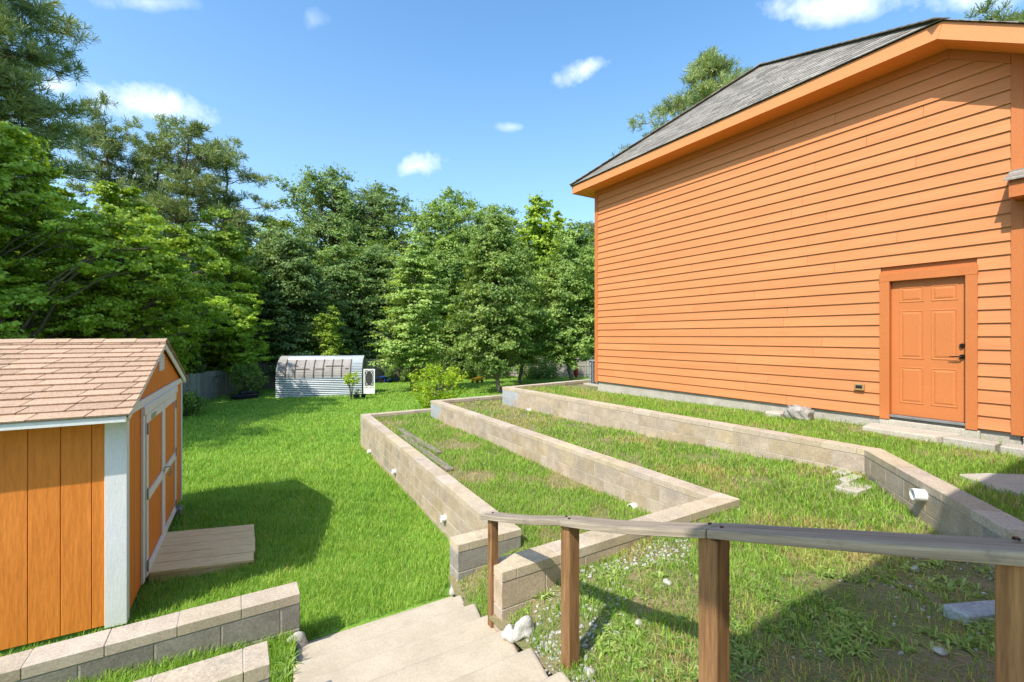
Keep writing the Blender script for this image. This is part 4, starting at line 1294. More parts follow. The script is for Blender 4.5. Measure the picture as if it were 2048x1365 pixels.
# weeds: rosettes of broader leaves on the near terrace
def weed_mesh(seed, nl, L, wd):
    g_ = random.Random(seed); mb = MB()
    for k in range(nl):
        a = g_.uniform(0, 6.28); l = L * g_.uniform(.6, 1.1); up = g_.uniform(.3, .9)
        d = Vector((math.cos(a), math.sin(a), 0)); s_ = Vector((-d.y, d.x, 0)) * wd * g_.uniform(.7, 1.2)
        p0 = Vector((0, 0, 0)); p1 = d * l * .45 + Vector((0, 0, l * up * .55)); p2 = d * l + Vector((0, 0, l * up * .45))
        mb.add([p0 - s_ * .3, p0 + s_ * .3, p1 + s_, p1 - s_, p2], [(0, 1, 2, 3), (3, 2, 4)])
    return mb
wr = random.Random(77)
wv_, wf_ = [], []
allw = MB()
for _ in range(900):
    px, py = wr.uniform(1050, 2048), wr.uniform(1080, 1365)
    c = at_z(px, py, -1.75)
    if not inpoly(np.array([c.x]), np.array([c.y]), P2)[0] or near_path(np.array([c.x]), np.array([c.y]), W2, .15)[0] or near_path(np.array([c.x]), np.array([c.y]), W3, .15)[0] or c.x < 1.8: continue
    if wob(c.x, c.y, .5, 12) < -.15: continue
    z = float(t2_z(c.x, c.y))
    wm = weed_mesh(wr.random(), wr.randint(5, 12), wr.uniform(.04, .10), wr.uniform(.004, .010))
    allw.add([(v[0] + c.x, v[1] + c.y, v[2] + z - .003) for v in wm.v], wm.f)
o = mesh_obj('weeds', allw.v, allw.f, M['leaf_layer']); o['kind'] = 'stuff'; o['label'] = 'small broad leaved weeds in the near terrace'
# ragged tufts by the wall feet and by the door step
tf = MB()
for (px, py, zz, n_, L) in ((577, 1330, -2.36, 16, .12), (570, 1352, -2.35, 16, .12), (583, 1310, -2.38, 12, .10), (1170, 1100, -1.93, 10, .13), (1085, 1190, -2.0, 12, .14), (1900, 858, -1.40, 26, .20), (1925, 862, -1.4, 22, .18), (1870, 880, -1.42, 10, .22), (1985, 890, -1.4, 16, .25), (2005, 880, -1.4, 12, .2), (1745, 872, -1.43, 14, .16), (1640, 835, -1.43, 8, .3)):
    c = at_z(px, py, zz); wm = weed_mesh(px, n_, L, .006)
    tf.add([(v[0] + c.x, v[1] + c.y, v[2] + zz - .02) for v in wm.v], wm.f)
o = mesh_obj('weeds', tf.v, tf.f, M['leaf_layer']); o['kind'] = 'stuff'; o['label'] = 'long ragged grass tufts by the door step and house wall'

# ------------------------------------------------------------------ fences
def fence(label, a, b, h, m, n_pan=None, flip=True, gap=.0):
    A, B = Vector(a), Vector(b)
    root = thing('wooden_fence', label, 'fence', tuple(A) + (float(lawn_z(A.x, A.y)),))
    L = (B - A).length; d = (B - A).normalized(); nrm = Vector((-d.y, d.x))
    n_pan = n_pan or max(1, round(L / 2.4))
    rf = random.Random(int(L * 100))
    for i in range(n_pan):
        s0, s1 = L * i / n_pan, L * (i + 1) / n_pan
        front = 1 if (not flip or i % 2 == 0) else -1
        mb = MB(); s = s0 + .04
        while s < s1 - .05:
            w_ = .135
            p = A + d * (s + w_ / 2) + nrm * (.03 * front)
            z = float(lawn_z(p.x, p.y))
            hh = h + rf.uniform(-.03, .03)
            q = p + d * rf.uniform(-.004, .004)
            mb.bar((p.x, p.y, z - .05), (q.x, q.y, z + hh), .018, w_ - .008, up=(d.x, d.y, 0))
            s += w_ + gap
        part('picket_panel', mb, m, root, world=True)
        mr = MB()
        for zz in (.3, h * .55, h - .22):
            p, q = A + d * s0, A + d * s1
            mr.bar((p.x, p.y, float(lawn_z(p.x, p.y)) + zz), (q.x, q.y, float(lawn_z(q.x, q.y)) + zz), .036, .09)
        part('rails', mr, m, root, world=True)
        p = A + d * s0 - nrm * .0
        part('fence_post', MB().box(p.x - .045, p.x + .045, p.y - .045, p.y + .045, float(lawn_z(p.x, p.y)) - .1, float(lawn_z(p.x, p.y)) + h + .02), m, root, world=True)
    return root
fa = spot(330, 19.5); fb = spot(480, 28)
fence('grey plank fence on the left running from the shed towards the trees', fa, fb, 1.45, M['fence'])
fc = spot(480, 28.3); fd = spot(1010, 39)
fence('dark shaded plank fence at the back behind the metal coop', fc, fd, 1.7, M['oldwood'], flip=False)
fe = spot(1012, 38.8); ff = spot(1230, 36)
fence('pale plank fence at the back beside the house corner', fe, ff, 1.75, M['fence'], flip=False)

# ------------------------------------------------------------------ coop
bl, brr = spot(551, 23.4), spot(724, 24.2)
A = Vector((bl[0], bl[1])); B = Vector((brr[0], brr[1]))
ang = math.atan2(B.y - A.y, B.x - A.x)
zc0 = -3.08
LC = (B - A).length
CP = thing('metal_coop', 'low corrugated metal coop with curved roof and clouded panels', 'coop', (A.x, A.y, zc0), ang)
def corr(profile, x0, x1, m, name, parent, amp=.02, pitch_=.095, seg=8):
    """sheet corrugated across its profile (y,z points) and straight along x"""
    pts = []; s = 0
    for i in range(len(profile) - 1):
        a, b = Vector(profile[i]), Vector(profile[i + 1]); ln = (b - a).length; d = (b - a).normalized(); n_ = Vector((-d.y, d.x))
        k = max(2, int(ln / .02))
        for j in range(k):
            t = j / k
            pts.append(a.lerp(b, t) + n_ * amp * math.sin(2 * math.pi * (s + ln * t) / pitch_))
        s += ln
    pts.append(Vector(profile[-1]))
    v = [(x0, p.x, p.y) for p in pts] + [(x1, p.x, p.y) for p in pts]
    n_ = len(pts)
    f = [(i, n_ + i, n_ + i + 1, i + 1) for i in range(n_ - 1)]
    return mesh_obj(name, v, f, m, parent, smooth=True)
HT = 2.02
arc = []
for k in range(11):
    t = k / 10 * R(78)
    arc.append((-.0 + .98 * (1 - math.cos(t)) * 1.25, .92 + (HT - .92) * math.sin(t) / math.sin(R(78))))
corr([(0, -.1), (0, .92)], 0, LC, M['steel'], 'wall', CP)
corr(arc, 0, .45, M['fibre'], 'roof', CP)
for k in range(7):
    x0 = .45 + k * (LC - 1.05) / 7
    ar = [(p[0] + .0, p[1]) for p in arc]
    corr(ar[:8], x0 + .012, x0 + (LC - 1.05) / 7 - .012, M['fibre'], 'clouded_panel', CP, amp=.008)
corr(arc[7:], .45, LC - .6, M['steel'], 'roof', CP)
corr(arc, LC - .6, LC, M['steel'], 'roof', CP)
back = [(2.0 - p[0], p[1]) for p in arc][::-1]
for k in range(8):
    mb = MB()
    x0 = .45 + k * (LC - 1.05) / 7
    for i in range(1, 8):
        p, q = arc[i - 1], arc[i]
        mb.bar((x0, p[0] - .02, p[1] + .012), (x0, q[0] - .02, q[1] + .012), .035, .03, up=(0, -1, .5))
    part('rib', mb, M['rib'], CP)
for zi, (xa, xb) in ((3, (.9, 1.6)), (3, (1.9, 2.35)), (4, (2.4, 3.3)), (3, (3.4, LC - .7))):
    p = arc[zi]
    part('cross_rib', MB().bar((xa, p[0] - .02, p[1] + .01), (xb, p[0] - .02, p[1] + .01), .03, .03), M['rib'], CP)
end = [(0, -.1)] + arc + back + [(2.0, -.1)]
e_ = []
for p in end:
    if not e_ or (abs(p[0] - e_[-1][0]) + abs(p[1] - e_[-1][1])) > 1e-3: e_.append(p)
part('end_wall', MB().prism_x(e_, .01, .03), M['steel'], CP)
part('end_wall', MB().prism_x(e_, LC - .03, LC - .01), M['oldwood'], CP)
corr([(2.0, .92), (2.0, -.1)], 0, LC, M['steel'], 'wall', CP)
corr(back, 0, LC, M['steel'], 'roof', CP)
# screen door, open at the right end
sdp = spot(727, 23.9)
SD = thing('screen_door', 'white screen door with an oval ring at the end of the metal coop', 'screen door', (sdp[0], sdp[1], -3.02), ang - .12)
W_, H_ = .58, 1.30
fr = MB().box(0, .055, 0, .03, 0, H_).box(W_ - .055, W_, 0, .03, 0, H_).box(.0552, W_ - .0552, .001, .029, H_ - .07, H_).box(.0552, W_ - .0552, .001, .029, 0, .30).box(.0552, W_ - .0552, .001, .029, .36, .40)
part('frame', fr, M['plastic'], SD)
part('screen', MB().box(.07, W_ - .07, .012, .016, .40, H_ - .07), M['screen'], SD)
ov = [(W_ / 2 + .205 * math.cos(t), .004, .81 + .40 * math.sin(t)) for t in np.linspace(0, 2 * math.pi, 33)]
part('oval_ring', MB().tube(ov, .010, 6), M['plastic'], SD)
sl = MB()
for k in range(6): sl.box(.10 + k * .07, .125 + k * .07, .004, .026, .3005, .3595)
for (a, b) in (((.07, 1.22), (.19, 1.08)), ((.51, 1.22), (.39, 1.08)), ((.07, .41), (.19, .54)), ((.51, .41), (.39, .54))):
    sl.bar((a[0], .008, a[1]), (b[0], .008, b[1]), .012, .018)
part('fretwork', sl, M['plastic'], SD)

def pot(px, depth, r, h, label, name='plant_pot'):
    x, y = spot(px, depth); z = float(lawn_z(x, y))
    t = thing(name, label, 'pot', (x, y, z), 0, 'plant pots by the coop')
    part('pot', MB().tube([(0, 0, 0), (0, 0, h * .85), (0, 0, h * .86), (0, 0, h)], [r * .78, r * .95, r * 1.06, r * 1.06], 18), M['black'], t)
    return t

# ------------------------------------------------------------------ foliage builders
def leaf_quads(c, nrm, size, asp, g_):
    n = len(c)
    t = g_.normal(size=(n, 3))
    u = np.cross(nrm, t); u /= np.linalg.norm(u, axis=1)[:, None] + 1e-9
    v = np.cross(nrm, u)
    L = (size * g_.uniform(.65, 1.35, n))[:, None]; Wd = L * asp
    V = np.empty((n, 4, 3))
    V[:, 0] = c - u * L * .5; V[:, 1] = c + v * Wd * .5; V[:, 2] = c + u * L * .5 - nrm * L * .12; V[:, 3] = c - v * Wd * .5
    return V
def quads_obj(name, V, m, parent):
    n = len(V)
    b = np.arange(n) * 4
    return np_mesh(name, V.reshape(-1, 3), np.full(n, 4), np.c_[b, b + 1, b + 2, b + 3].ravel(), m, parent)
def unit(a): return a / (np.linalg.norm(a, axis=1)[:, None] + 1e-9)

def make_tree(name, label, H, env, ncl, rc, lpc, leaf, asp, lm, bm_, seed, trunk_r=.14, lean=(0, 0), squash=.55, lower=.0, kind='leaf', up=.6, group='trees round the yard',
              cat='tree', rvar=.35, fork=None, limb_every=2, droop=0, outer=.62):
    g_ = np.random.default_rng(seed)
    root = thing(name, label, cat, (0, 0, 0), 0, group)
    # trunk
    npt = 30
    tz_ = np.linspace(-.2, H * .93, npt)
    wx = np.cumsum(g_.normal(0, .0045 * H, npt)); wy = np.cumsum(g_.normal(0, .0045 * H, npt))
    wx -= wx[0]; wy -= wy[0]
    tx = wx + lean[0] * np.clip(tz_ / H, 0, 1) ** 1.3; ty = wy + lean[1] * np.clip(tz_ / H, 0, 1) ** 1.3
    tx[:2] *= .3; ty[:2] *= .3
    tr = trunk_r * (1 - tz_ / H * .88); tr[0] *= 1.25
    mb = MB()
    mb.tube([(a, b, c) for a, b, c in zip(tx, ty, tz_)], list(np.maximum(tr, .012)), 9)
    def T(z): return np.array([np.interp(z, tz_, tx), np.interp(z, tz_, ty), z])
    def TR(z): return float(np.interp(z, tz_, tr))
    hf_ = np.array([e[0] for e in env]); rf_ = np.array([e[1] for e in env])
    hs_ = np.linspace(hf_[0], hf_[-1], 200); rs_ = np.interp(hs_, hf_, rf_)
    wgt = rs_ ** 1.25 + .03; wgt /= wgt.sum()
    lob = g_.uniform(0, 6.28, 5)
    cs = []
    for i in range(ncl):
        hh = g_.choice(hs_, p=wgt)
        a = g_.uniform(0, 6.283)
        Rm = np.interp(hh, hf_, rf_)
        Rm *= 1 - rvar / 2 + rvar * (.5 * math.sin(3 * a + lob[0] + 9 * hh) + .5 * math.sin(5 * a + lob[1] - 14 * hh)) + g_.normal(0, .06)
        rad = Rm * g_.uniform(0, 1) ** outer
        z = hh * H
        p = T(z) + np.array([math.cos(a) * rad, math.sin(a) * rad, -droop * rad])
        cs.append((p, rad, a, z))
        if i % limb_every == 0 and rad > .35:
            z0 = max(z - rad * g_.uniform(.35, .9) , H * lower * .8 + .2)
            if kind == 'pine': z0 = max(z - rad * g_.uniform(.0, .35), H * lower * .8)
            z0 = min(z0, H * .9)
            s = T(z0)
            m_ = s * .45 + p * .55 + np.array([0, 0, rad * .06]) + g_.normal(0, rad * .11, 3)
            r0 = min(TR(z0) * .5, .02 + rad * .018)
            ct = s + (p - s) * np.array([.38, .38, .72 if kind == 'leaf' else .45]) + g_.normal(0, rad * .05, 3)
            bz = [s * (1 - t) ** 2 + ct * 2 * t * (1 - t) + p * t * t + g_.normal(0, .012 * rad + .01, 3) * (0 < t < 1) for t in (0, .17, .34, .5, .67, .84, 1)]
            m_ = bz[4]
            mb.tube([tuple(q_) for q_ in bz], [r0, r0 * .85, r0 * .7, r0 * .55, r0 * .42, r0 * .3, r0 * .16], 5, cap=False)
            for _ in range(2):
                e_ = p + g_.normal(0, rc * .7, 3) * np.array([1, 1, squash])
                mb.tube([tuple(bz[5]), tuple(e_)], [r0 * .4, r0 * .1], 4, cap=False)
    if fork:
        for (zf0, zf1, dx, dy, r_) in fork:
            s = T(zf0 * H); e = T(zf1 * H) + np.array([dx, dy, 0]); m_ = s * .5 + e * .5 + np.array([dx * .18, dy * .18, -.05 * H * (zf1 - zf0)])
            mb.tube([tuple(s), tuple(m_), tuple(e)], [r_, r_ * .75, r_ * .3], 7, cap=False)
    part('trunk', mb, bm_, root, smooth=True)
    # foliage
    Vs = []
    for (p, rad, a, z) in cs:
        r_ = rc * g_.uniform(.6, 1.3)
        if kind == 'leaf':
            n = int(lpc * .95 * g_.uniform(.6, 1.4))
            ntw = 9
            od = np.array([math.cos(a), math.sin(a), .25])
            tw = unit(g_.normal(size=(ntw, 3)) + od * .55)
            tl = g_.uniform(.6, 1.5, ntw)
            ti = g_.integers(0, ntw, n)
            t_ = g_.uniform(0, 1, n) ** .8
            d = unit(tw[ti] + g_.normal(0, .3, (n, 3)))
            q = tw[ti] * (t_ * tl[ti])[:, None] * r_ + g_.normal(0, .15, (n, 3)) * r_
            q[:, 2] *= squash
            q[:, 2] -= droop * .5 * (q[:, 0] ** 2 + q[:, 1] ** 2) / max(r_, .1)
            out = np.array([math.cos(a), math.sin(a), .0])
            nm = unit(np.array([0, 0, up]) + out * .35 + d * .45 + g_.normal(0, .42, (n, 3)))
            Vs.append(leaf_quads(p + q, nm, leaf * 1.1, asp, g_))
        else:
            nt = max(3, int(lpc / 22))
            tc_ = p + unit(g_.normal(size=(nt, 3))) * (g_.uniform(.1, 1, nt) ** .6)[:, None] * r_ * np.array([1, 1, squash])
            for c in tc_:
                k = 22
                ax = unit(np.array([[math.cos(a) * .5, math.sin(a) * .5, .75]]) + g_.normal(0, .35, (1, 3)))[0]
                d = unit(ax * .75 + g_.normal(0, .62, (k, 3)))
                L = leaf * g_.uniform(.6, 1.2, k)[:, None]
                sd_ = unit(np.cross(d, g_.normal(size=(k, 3)))) * leaf * asp
                V = np.empty((k, 4, 3))
                V[:, 0] = c - sd_ * .25; V[:, 1] = c + sd_ * .25; V[:, 2] = c + d * L + sd_ * .5; V[:, 3] = c + d * L - sd_ * .5
                Vs.append(V)
    crown = quads_obj('crown', np.concatenate(Vs), lm, root)
    return root
def place(root, px, depth, sc_=1.0, rz=0.0, label=None, sz=None, used=set()):
    x, y = spot(px, depth)
    if root.name in used:
        r = root.copy(); C.objects.link(r)
        for ch in list(root.children):
            c = ch.copy(); C.objects.link(c); c.parent = r
    else:
        r = root; used.add(root.name)
    r.location = (x, y, float(lawn_z(x, y)))
    r.rotation_euler = (0, 0, rz)
    r.scale = (sc_, sc_, sz or sc_)
    if label: r['label'] = label
    return r
G0 = 3.3
BR, DK, MD, LY, NE = M['leaf_bright'], M['leaf_dark'], M['leaf_mid'], M['leaf_layer'], M['needle']
# envelopes
oak = [(.18, .5), (.3, 3.0), (.5, 4.6), (.7, 4.3), (.88, 2.9), (1.0, .7)]
full = [(.04, 1.6), (.15, 2.7), (.35, 3.2), (.6, 2.8), (.82, 1.8), (1.0, .3)]
cone = [(.17, 1.2), (.25, 2.1), (.4, 2.0), (.65, 1.55), (.85, .95), (1.0, .15)]
roundf = [(.15, 1.1), (.25, 2.0), (.48, 2.2), (.7, 1.8), (.88, 1.0), (1.0, .2)]
pinee = [(.48, .6), (.58, 2.6), (.75, 3.4), (.9, 2.6), (1.0, .7)]
pinew = [(.34, .8), (.5, 3.4), (.68, 4.4), (.86, 3.2), (1.0, .8)]

# front row of small yard trees
t_layer = make_tree('layered_tree', 'layered light green tree on the lawn left of the lime shrub', 11.2 * .8, cone, 330, .62, 105, .14, .55, LY, M['bark'], 21, .13, squash=.26, droop=.10, lower=.1, up=.9, rvar=.4, outer=.5)
place(t_layer, 824, 26, 1.0)
t_round = make_tree('round_tree', 'dense rounded green tree standing on twin dark trunks before the pale fence', 9.6, roundf, 420, .6, 105, .14, .6, MD, M['bark'], 22, .13, squash=.5, lower=.13, up=.65, rvar=.25, outer=.42)
place(t_round, 1000, 24.5, 1.0)
t_round2 = make_tree('round_tree', 'dense green tree touching the far corner of the house', 9.4, roundf, 420, .62, 105, .14, .6, MD, M['bark'], 23, .12, squash=.5, lower=.13, up=.65, rvar=.3, outer=.42)
place(t_round2, 1140, 27.5, 1.05, 1.0)
place(t_round2, 1040, 30.5, 1.0, 3.0, 'green tree close behind the twin trunk tree')
place(t_round, 905, 37, 1.2, 2.0, 'dense green tree behind the layered tree, right of it')
# dark mid-field trees
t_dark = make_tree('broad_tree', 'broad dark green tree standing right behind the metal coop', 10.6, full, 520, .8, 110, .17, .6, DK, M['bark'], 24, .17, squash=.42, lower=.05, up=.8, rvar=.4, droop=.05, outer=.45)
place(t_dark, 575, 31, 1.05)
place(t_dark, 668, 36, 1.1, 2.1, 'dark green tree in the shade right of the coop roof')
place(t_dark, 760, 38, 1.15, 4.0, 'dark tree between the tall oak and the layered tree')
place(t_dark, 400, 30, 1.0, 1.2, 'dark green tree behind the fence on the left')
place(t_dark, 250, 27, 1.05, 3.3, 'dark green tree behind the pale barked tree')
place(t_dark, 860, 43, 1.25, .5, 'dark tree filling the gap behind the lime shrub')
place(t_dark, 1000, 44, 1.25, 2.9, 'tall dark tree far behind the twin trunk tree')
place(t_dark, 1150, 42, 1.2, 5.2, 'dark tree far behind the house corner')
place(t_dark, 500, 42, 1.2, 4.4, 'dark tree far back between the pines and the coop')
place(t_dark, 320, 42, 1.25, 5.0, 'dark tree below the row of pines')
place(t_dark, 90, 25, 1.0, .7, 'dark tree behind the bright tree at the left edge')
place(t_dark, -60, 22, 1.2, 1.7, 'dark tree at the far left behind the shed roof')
# big oaks
t_oak = make_tree('oak_tree', 'tallest spreading oak in the middle with open grey limbs', 20.2, [(.40, .8), (.5, 4.2), (.64, 6.4), (.8, 5.6), (.92, 3.6), (1.0, 1.0)], 400, 1.05, 105, .21, .6, DK, M['bark'], 25, .34, squash=.5, lower=.3, up=.6, rvar=.45, outer=.5,
                  fork=[(.3, .72, -5.0, .5, .17), (.36, .8, 3.4, -.5, .15), (.45, .9, -1.5, -1, .12)])
place(t_oak, 668, 44, 1.0)
place(t_oak, 770, 50, .98, 2.4, 'oak standing behind and right of the tallest oak')
t_oak2 = make_tree('oak_tree', 'wide crowned tall oak above the layered tree', 17.8, [(.25, 1), (.4, 4.6), (.6, 6.2), (.8, 5.4), (.93, 3.2), (1.0, .8)], 460, 1.05, 110, .21, .6, MD, M['bark'], 26, .3, squash=.5, lower=.25, up=.65, rvar=.35, outer=.48,
                   fork=[(.3, .78, -3.5, 0, .14), (.34, .85, 3.0, 0, .14)])
place(t_oak2, 905, 45, 1.0)
place(t_oak2, 1000, 49, .98, 1.9, 'tall oak above the twin trunk tree')
place(t_oak2, 545, 50, .92, 3.9, 'tall oak left of and lower than the tallest oak')
place(t_oak2, 1190, 52, .93, 4.9, 'oak seen against the edge of the house')
# bright maple far right, yellow green left
t_mapl = make_tree('maple_tree', 'bright green maple top rising left of the house eave', 15.2, [(.35, .8), (.55, 2.3), (.75, 2.5), (.9, 1.7), (1.0, .5)], 170, .75, 105, .24, .8, BR, M['bark'], 27, .2, squash=.6, lower=.4, rvar=.5)
place(t_mapl, 1100, 42.5, 1.08)
t_yel = make_tree('slender_tree', 'slender yellow green tree below the right end of the pines', 10.6, [(.12, 1.0), (.3, 2.0), (.6, 2.1), (.85, 1.3), (1.0, .3)], 230, .6, 100, .17, .6, BR, M['bark'], 28, .12, squash=.45, lower=.2, rvar=.45)
place(t_yel, 440, 27, 1.05)
place(t_yel, 655, 30, .52, 2.2, 'short light green tree just right of the coop roof ridge')
place(t_yel, 330, 23, .70, 1.2, 'light green small tree behind the left fence')
place(t_yel, 492, 26, .62, 4.2, 'feathery small tree growing from the black tub shrub')
# bright trees at the left (near)
t_near = make_tree('bright_tree', 'bright green large leaved tree at the left edge above the shed', 8.9, [(.12, 2.0), (.3, 3.6), (.55, 4.0), (.78, 3.0), (.92, 1.8), (1.0, .4)], 430, .50, 260, .10, .75, BR, M['bark'], 29, .16, squash=.38, lower=.15, up=.6, rvar=.8, outer=.45, droop=.06)
place(t_near, 0, 14.5, 1.12)
t_near2 = make_tree('bright_tree', 'bright green tree with a pale bare trunk right behind the shed', 9.0, [(.22, 1.2), (.4, 3.0), (.6, 3.4), (.8, 2.5), (1.0, .4)], 330, .50, 260, .105, .72, BR, M['bark'], 30, .14, squash=.38, lower=.25, up=.6, rvar=.8, outer=.45, droop=.06)
place(t_near2, 222, 17.0, 1.0)
place(t_near2, 110, 20, 1.1, 2.5, 'bright green tree between the two nearest bright trees')
place(t_near2, 330, 22, .86, 4.1, 'green tree right of the pale trunk tree')
# pines
t_pine = make_tree('pine_tree', 'tall pine, leftmost of the pine row above the bright trees', 20.5, pinee, 78, .80, 240, .42, .085, NE, M['pinebark'], 31, .24, squash=.42, lower=.45, kind='pine', rvar=.6, limb_every=1, outer=.6)
place(t_pine, 218, 36, 1.07)
place(t_pine, 300, 38, 1.08, 2.0, 'tall pine second from the left in the pine row')
t_pine2 = make_tree('pine_tree', 'broad topped pine third from the left in the pine row', 19.2, pinew, 100, .85, 250, .42, .085, NE, M['pinebark'], 32, .25, squash=.4, lower=.35, kind='pine', rvar=.6, limb_every=1, outer=.6)
place(t_pine2, 380, 37, 1.12, 0.3)
place(t_pine2, 445, 40, 1.12, 3.6, 'rightmost pine of the pine row, leaning over the slender tree')
t_pine3 = make_tree('pine_tree', 'big near pine hanging in at the top left corner', 19.5, [(.42, 1.5), (.52, 4.2), (.7, 4.8), (.88, 3.8), (1.0, 1)], 300, .80, 400, .36, .07, NE, M['pinebark'], 33, .3, squash=.45, lower=.4, kind='pine', rvar=.5, limb_every=1, outer=.5)
place(t_pine3, -112, 19.5, 1.12, 2.2)
place(t_pine3, 1425, 34, 1.2, 1.4, 'tall pine rising behind the house roof')
place(t_pine3, 1330, 37, 1.04, 4.4, 'lower pine behind the left slope of the house roof')
place(t_pine3, 1275, 44, 1.02, 2.8, 'small pine tip just over the house eave')
place(t_pine2, 1985, 33, 1.42, .4, 'pine branch tips above the house roof at the top right')
for k_, (x_, y_, lab) in enumerate(((-12.8, 15.6, 'tall tree past the left edge whose shade falls across the lawn'), (-14.5, 20.0, 'tall tree past the left edge, farther along the left fence'))):
    r = t_oak2.copy(); C.objects.link(r)
    for ch in list(t_oak2.children):
        c = ch.copy(); C.objects.link(c); c.parent = r
    r.location = (x_, y_, -3.1); r.scale = (.95, .95, .95); r.rotation_euler = (0, 0, k_ * 2.0); r['label'] = lab
# far belt so the wood closes
for i, (px, dp, s, rz_0) in enumerate(((-40, 46, 1.3, 1), (120, 50, 1.2, 2), (220, 55, 1.3, 3), (430, 56, 1.2, 4), (600, 58, 1.2, 5), (700, 60, 1.2, 1.5), (820, 60, 1.3, 2.5), (930, 60, 1.3, 3.5), (1070, 60, 1.3, .5), (1180, 62, 1.3, 4.6))):
    place(t_dark, px, dp, s, rz_0, 'dark tree deep in the wood beyond the back fence')

# shrubs
def shrub(name, label, px, depth, H, env, ncl, rc, lpc, leaf, lm, seed, asp=.55, up=.6, squash=.9, stems=5, zover=None):
    g_ = np.random.default_rng(seed)
    x, y = spot(px, depth)
    root = thing(name, label, 'shrub', (x, y, float(lawn_z(x, y)) if zover is None else zover))
    hf_ = [e[0] for e in env]; rf_ = [e[1] for e in env]
    mb = MB(); Vs = []
    for i in range(ncl):
        hh = g_.uniform(hf_[0], 1); a = g_.uniform(0, 6.28); rad = np.interp(hh, hf_, rf_) * g_.uniform(.2, 1) ** .5
        p = np.array([math.cos(a) * rad, math.sin(a) * rad, hh * H])
        if i % 2 == 0: mb.tube([(0, 0, -.05), (p[0] * .35, p[1] * .35, p[2] * .6), tuple(p)], [.014, .01, .004], 5, cap=False)
        out = unit(np.array([[math.cos(a) * .7, math.sin(a) * .7, .9]]))[0]
        n = lpc
        t = g_.uniform(-1, 1, n)[:, None]
        q = p + out * t * rc + g_.normal(0, rc * .28, (n, 3)) * np.array([1, 1, squash])
        nm = unit(np.array([0, 0, up]) + g_.normal(0, .45, (n, 3)))
        Vs.append(leaf_quads(q, nm, leaf, asp, g_))
    part('stems', mb, M['bark'], root, smooth=True)
    quads_obj('foliage', np.concatenate(Vs), lm, root)
    return root
shrub('lime_shrub', 'bright lime green shrub behind the corner of the lowest terrace', 876, 17.5, 1.75, [(.1, .5), (.5, 1.0), (.8, 1.0), (1, .6)], 120, .20, 30, .10, M['leaf_lime'], 51)
shrub('dark_shrub', 'green shrub growing from the black tub on the lawn', 496, 24.5, 1.7, [(.1, .4), (.5, .9), (1, .5)], 90, .22, 36, .11, MD, 52)
shrub('fence_shrub', 'green shrub against the left fence behind the shed', 362, 18.0, .9, [(.1, .5), (.5, .9), (1, .4)], 90, .22, 36, .11, MD, 53)
shrub('sapling', 'thin stemmed sapling in front of the metal coop', 702, 22.0, 1.25, [(.62, .25), (.8, .42), (1, .2)], 26, .13, 26, .10, M['leaf_lime'], 54)
pt = pot(713, 22.6, .17, .22, 'black pot with a leafy plant at the coop corner')
V = leaf_quads(np.random.default_rng(3).normal(0, .1, (160, 3)) + np.array([0, 0, .3]), unit(np.random.default_rng(4).normal(0, .5, (160, 3)) + np.array([0, 0, 1])), .08, .6, np.random.default_rng(5))
quads_obj('leaves', V, MD, pt)
pot(727, 22.9, .12, .2, 'smaller black pot beside the screen door')
# understory fill at the foot of the wood
for i, (px, dp, h_, lab) in enumerate(((600, 34, 2.4, 'low dark bush behind the left half of the coop'), (680, 35, 2.6, 'low bush behind the right half of the coop'), (430, 30.5, 2.6, 'low bush behind the left fence'),
                                       (350, 24, 2.4, 'low bush behind the shed gable'), (900, 35.5, 2.3, 'low bush against the back fence'), (800, 34, 2.2, 'low bush in the shade behind the blue play table'), (975, 36, 2.2, 'low bush behind the yellow toy truck'), (1075, 35.5, 1.6, 'low bush at the left end of the pale fence'))):
    shrub('bush', lab, px, dp, h_, [(.0, 1.4), (.5, 1.9), (1, .9)], 150, .35, 30, .17, DK, 60 + i)

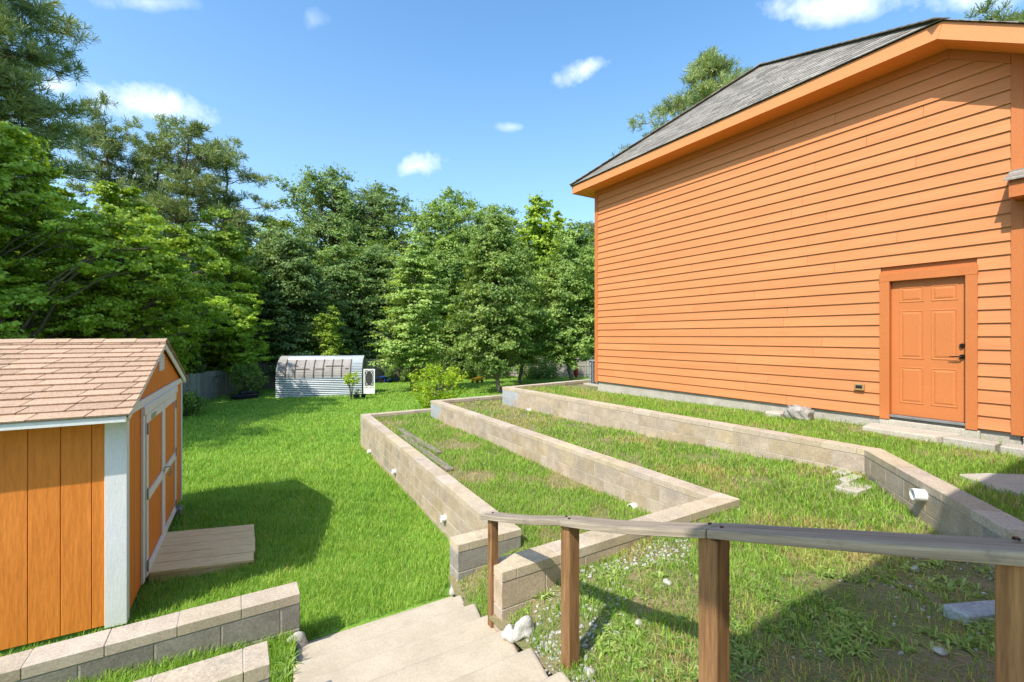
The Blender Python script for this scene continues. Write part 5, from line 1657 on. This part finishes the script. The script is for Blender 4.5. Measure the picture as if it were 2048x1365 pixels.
# tub, toys, red parasol
x, y = spot(492, 23.6); z = float(lawn_z(x, y))
tb = thing('black_tub', 'flat black plastic tub on the lawn under the shrub', 'tub', (x, y, z))
part('tray', MB().hexa([(-.6, -.25, 0), (.5, -.3, 0), (.55, .3, 0), (-.55, .3, 0), (-.75, -.3, .2), (.55, -.36, .26), (.65, .36, .3), (-.7, .36, .22)]), M['black'], tb, bevel=.03)
part('liner', MB().rock((.1, 0, .25), .34, 5, (1.2, .8, .5)), M['black'], tb)
x, y = spot(955, 31.5); z = float(lawn_z(x, y))
ty = thing('toy_truck', 'yellow plastic toy truck under the trees', 'toy', (x, y, z), .5)
part('bed', MB().hexa([(-.45, -.18, .14), (.1, -.18, .14), (.1, .18, .14), (-.45, .18, .14), (-.5, -.22, .36), (.12, -.22, .36), (.12, .22, .36), (-.5, .22, .36)]), M['yellow'], ty, bevel=.02)
part('cab', MB().box(.13, .42, -.18, .18, .14, .42), M['yellow'], ty, bevel=.04)
for xx in (-.3, .27):
    for yy in (-.2, .2): part('wheel', MB().tube([(xx, yy - .04, .11), (xx, yy + .04, .11)], .11, 14), M['black'], ty)
x, y = spot(772, 33); z = float(lawn_z(x, y))
bt = thing('picnic_table', 'low blue plastic play table in the shade right of the screen door', 'table', (x, y, z), .6)
part('top', MB().box(-.6, .6, -.35, .35, .42, .47), M['blue'], bt, bevel=.02)
for xx in (-.5, .5):
    for yy in (-.28, .28): part('leg', MB().bar((xx, yy, 0), (xx * .9, yy * .9, .42), .05, .05), M['blue'], bt)
for yy in (-.6, .6): part('bench', MB().box(-.6, .6, yy - .1, yy + .1, .22, .26), M['blue'], bt, bevel=.02)
x, y = spot(1152, 31); z = float(lawn_z(x, y))
pr = thing('folded_parasol', 'closed red parasol standing by the pale fence near the house corner', 'parasol', (x, y, z))
part('canopy', MB().tube([(0, 0, .35), (0, 0, .6), (0, 0, 1.2), (.02, 0, 1.5)], [.05, .17, .12, .03], 10), M['red'], pr)
part('pole', MB().tube([(0, 0, 0), (0, 0, 1.6)], .02, 8), M['metal'], pr)
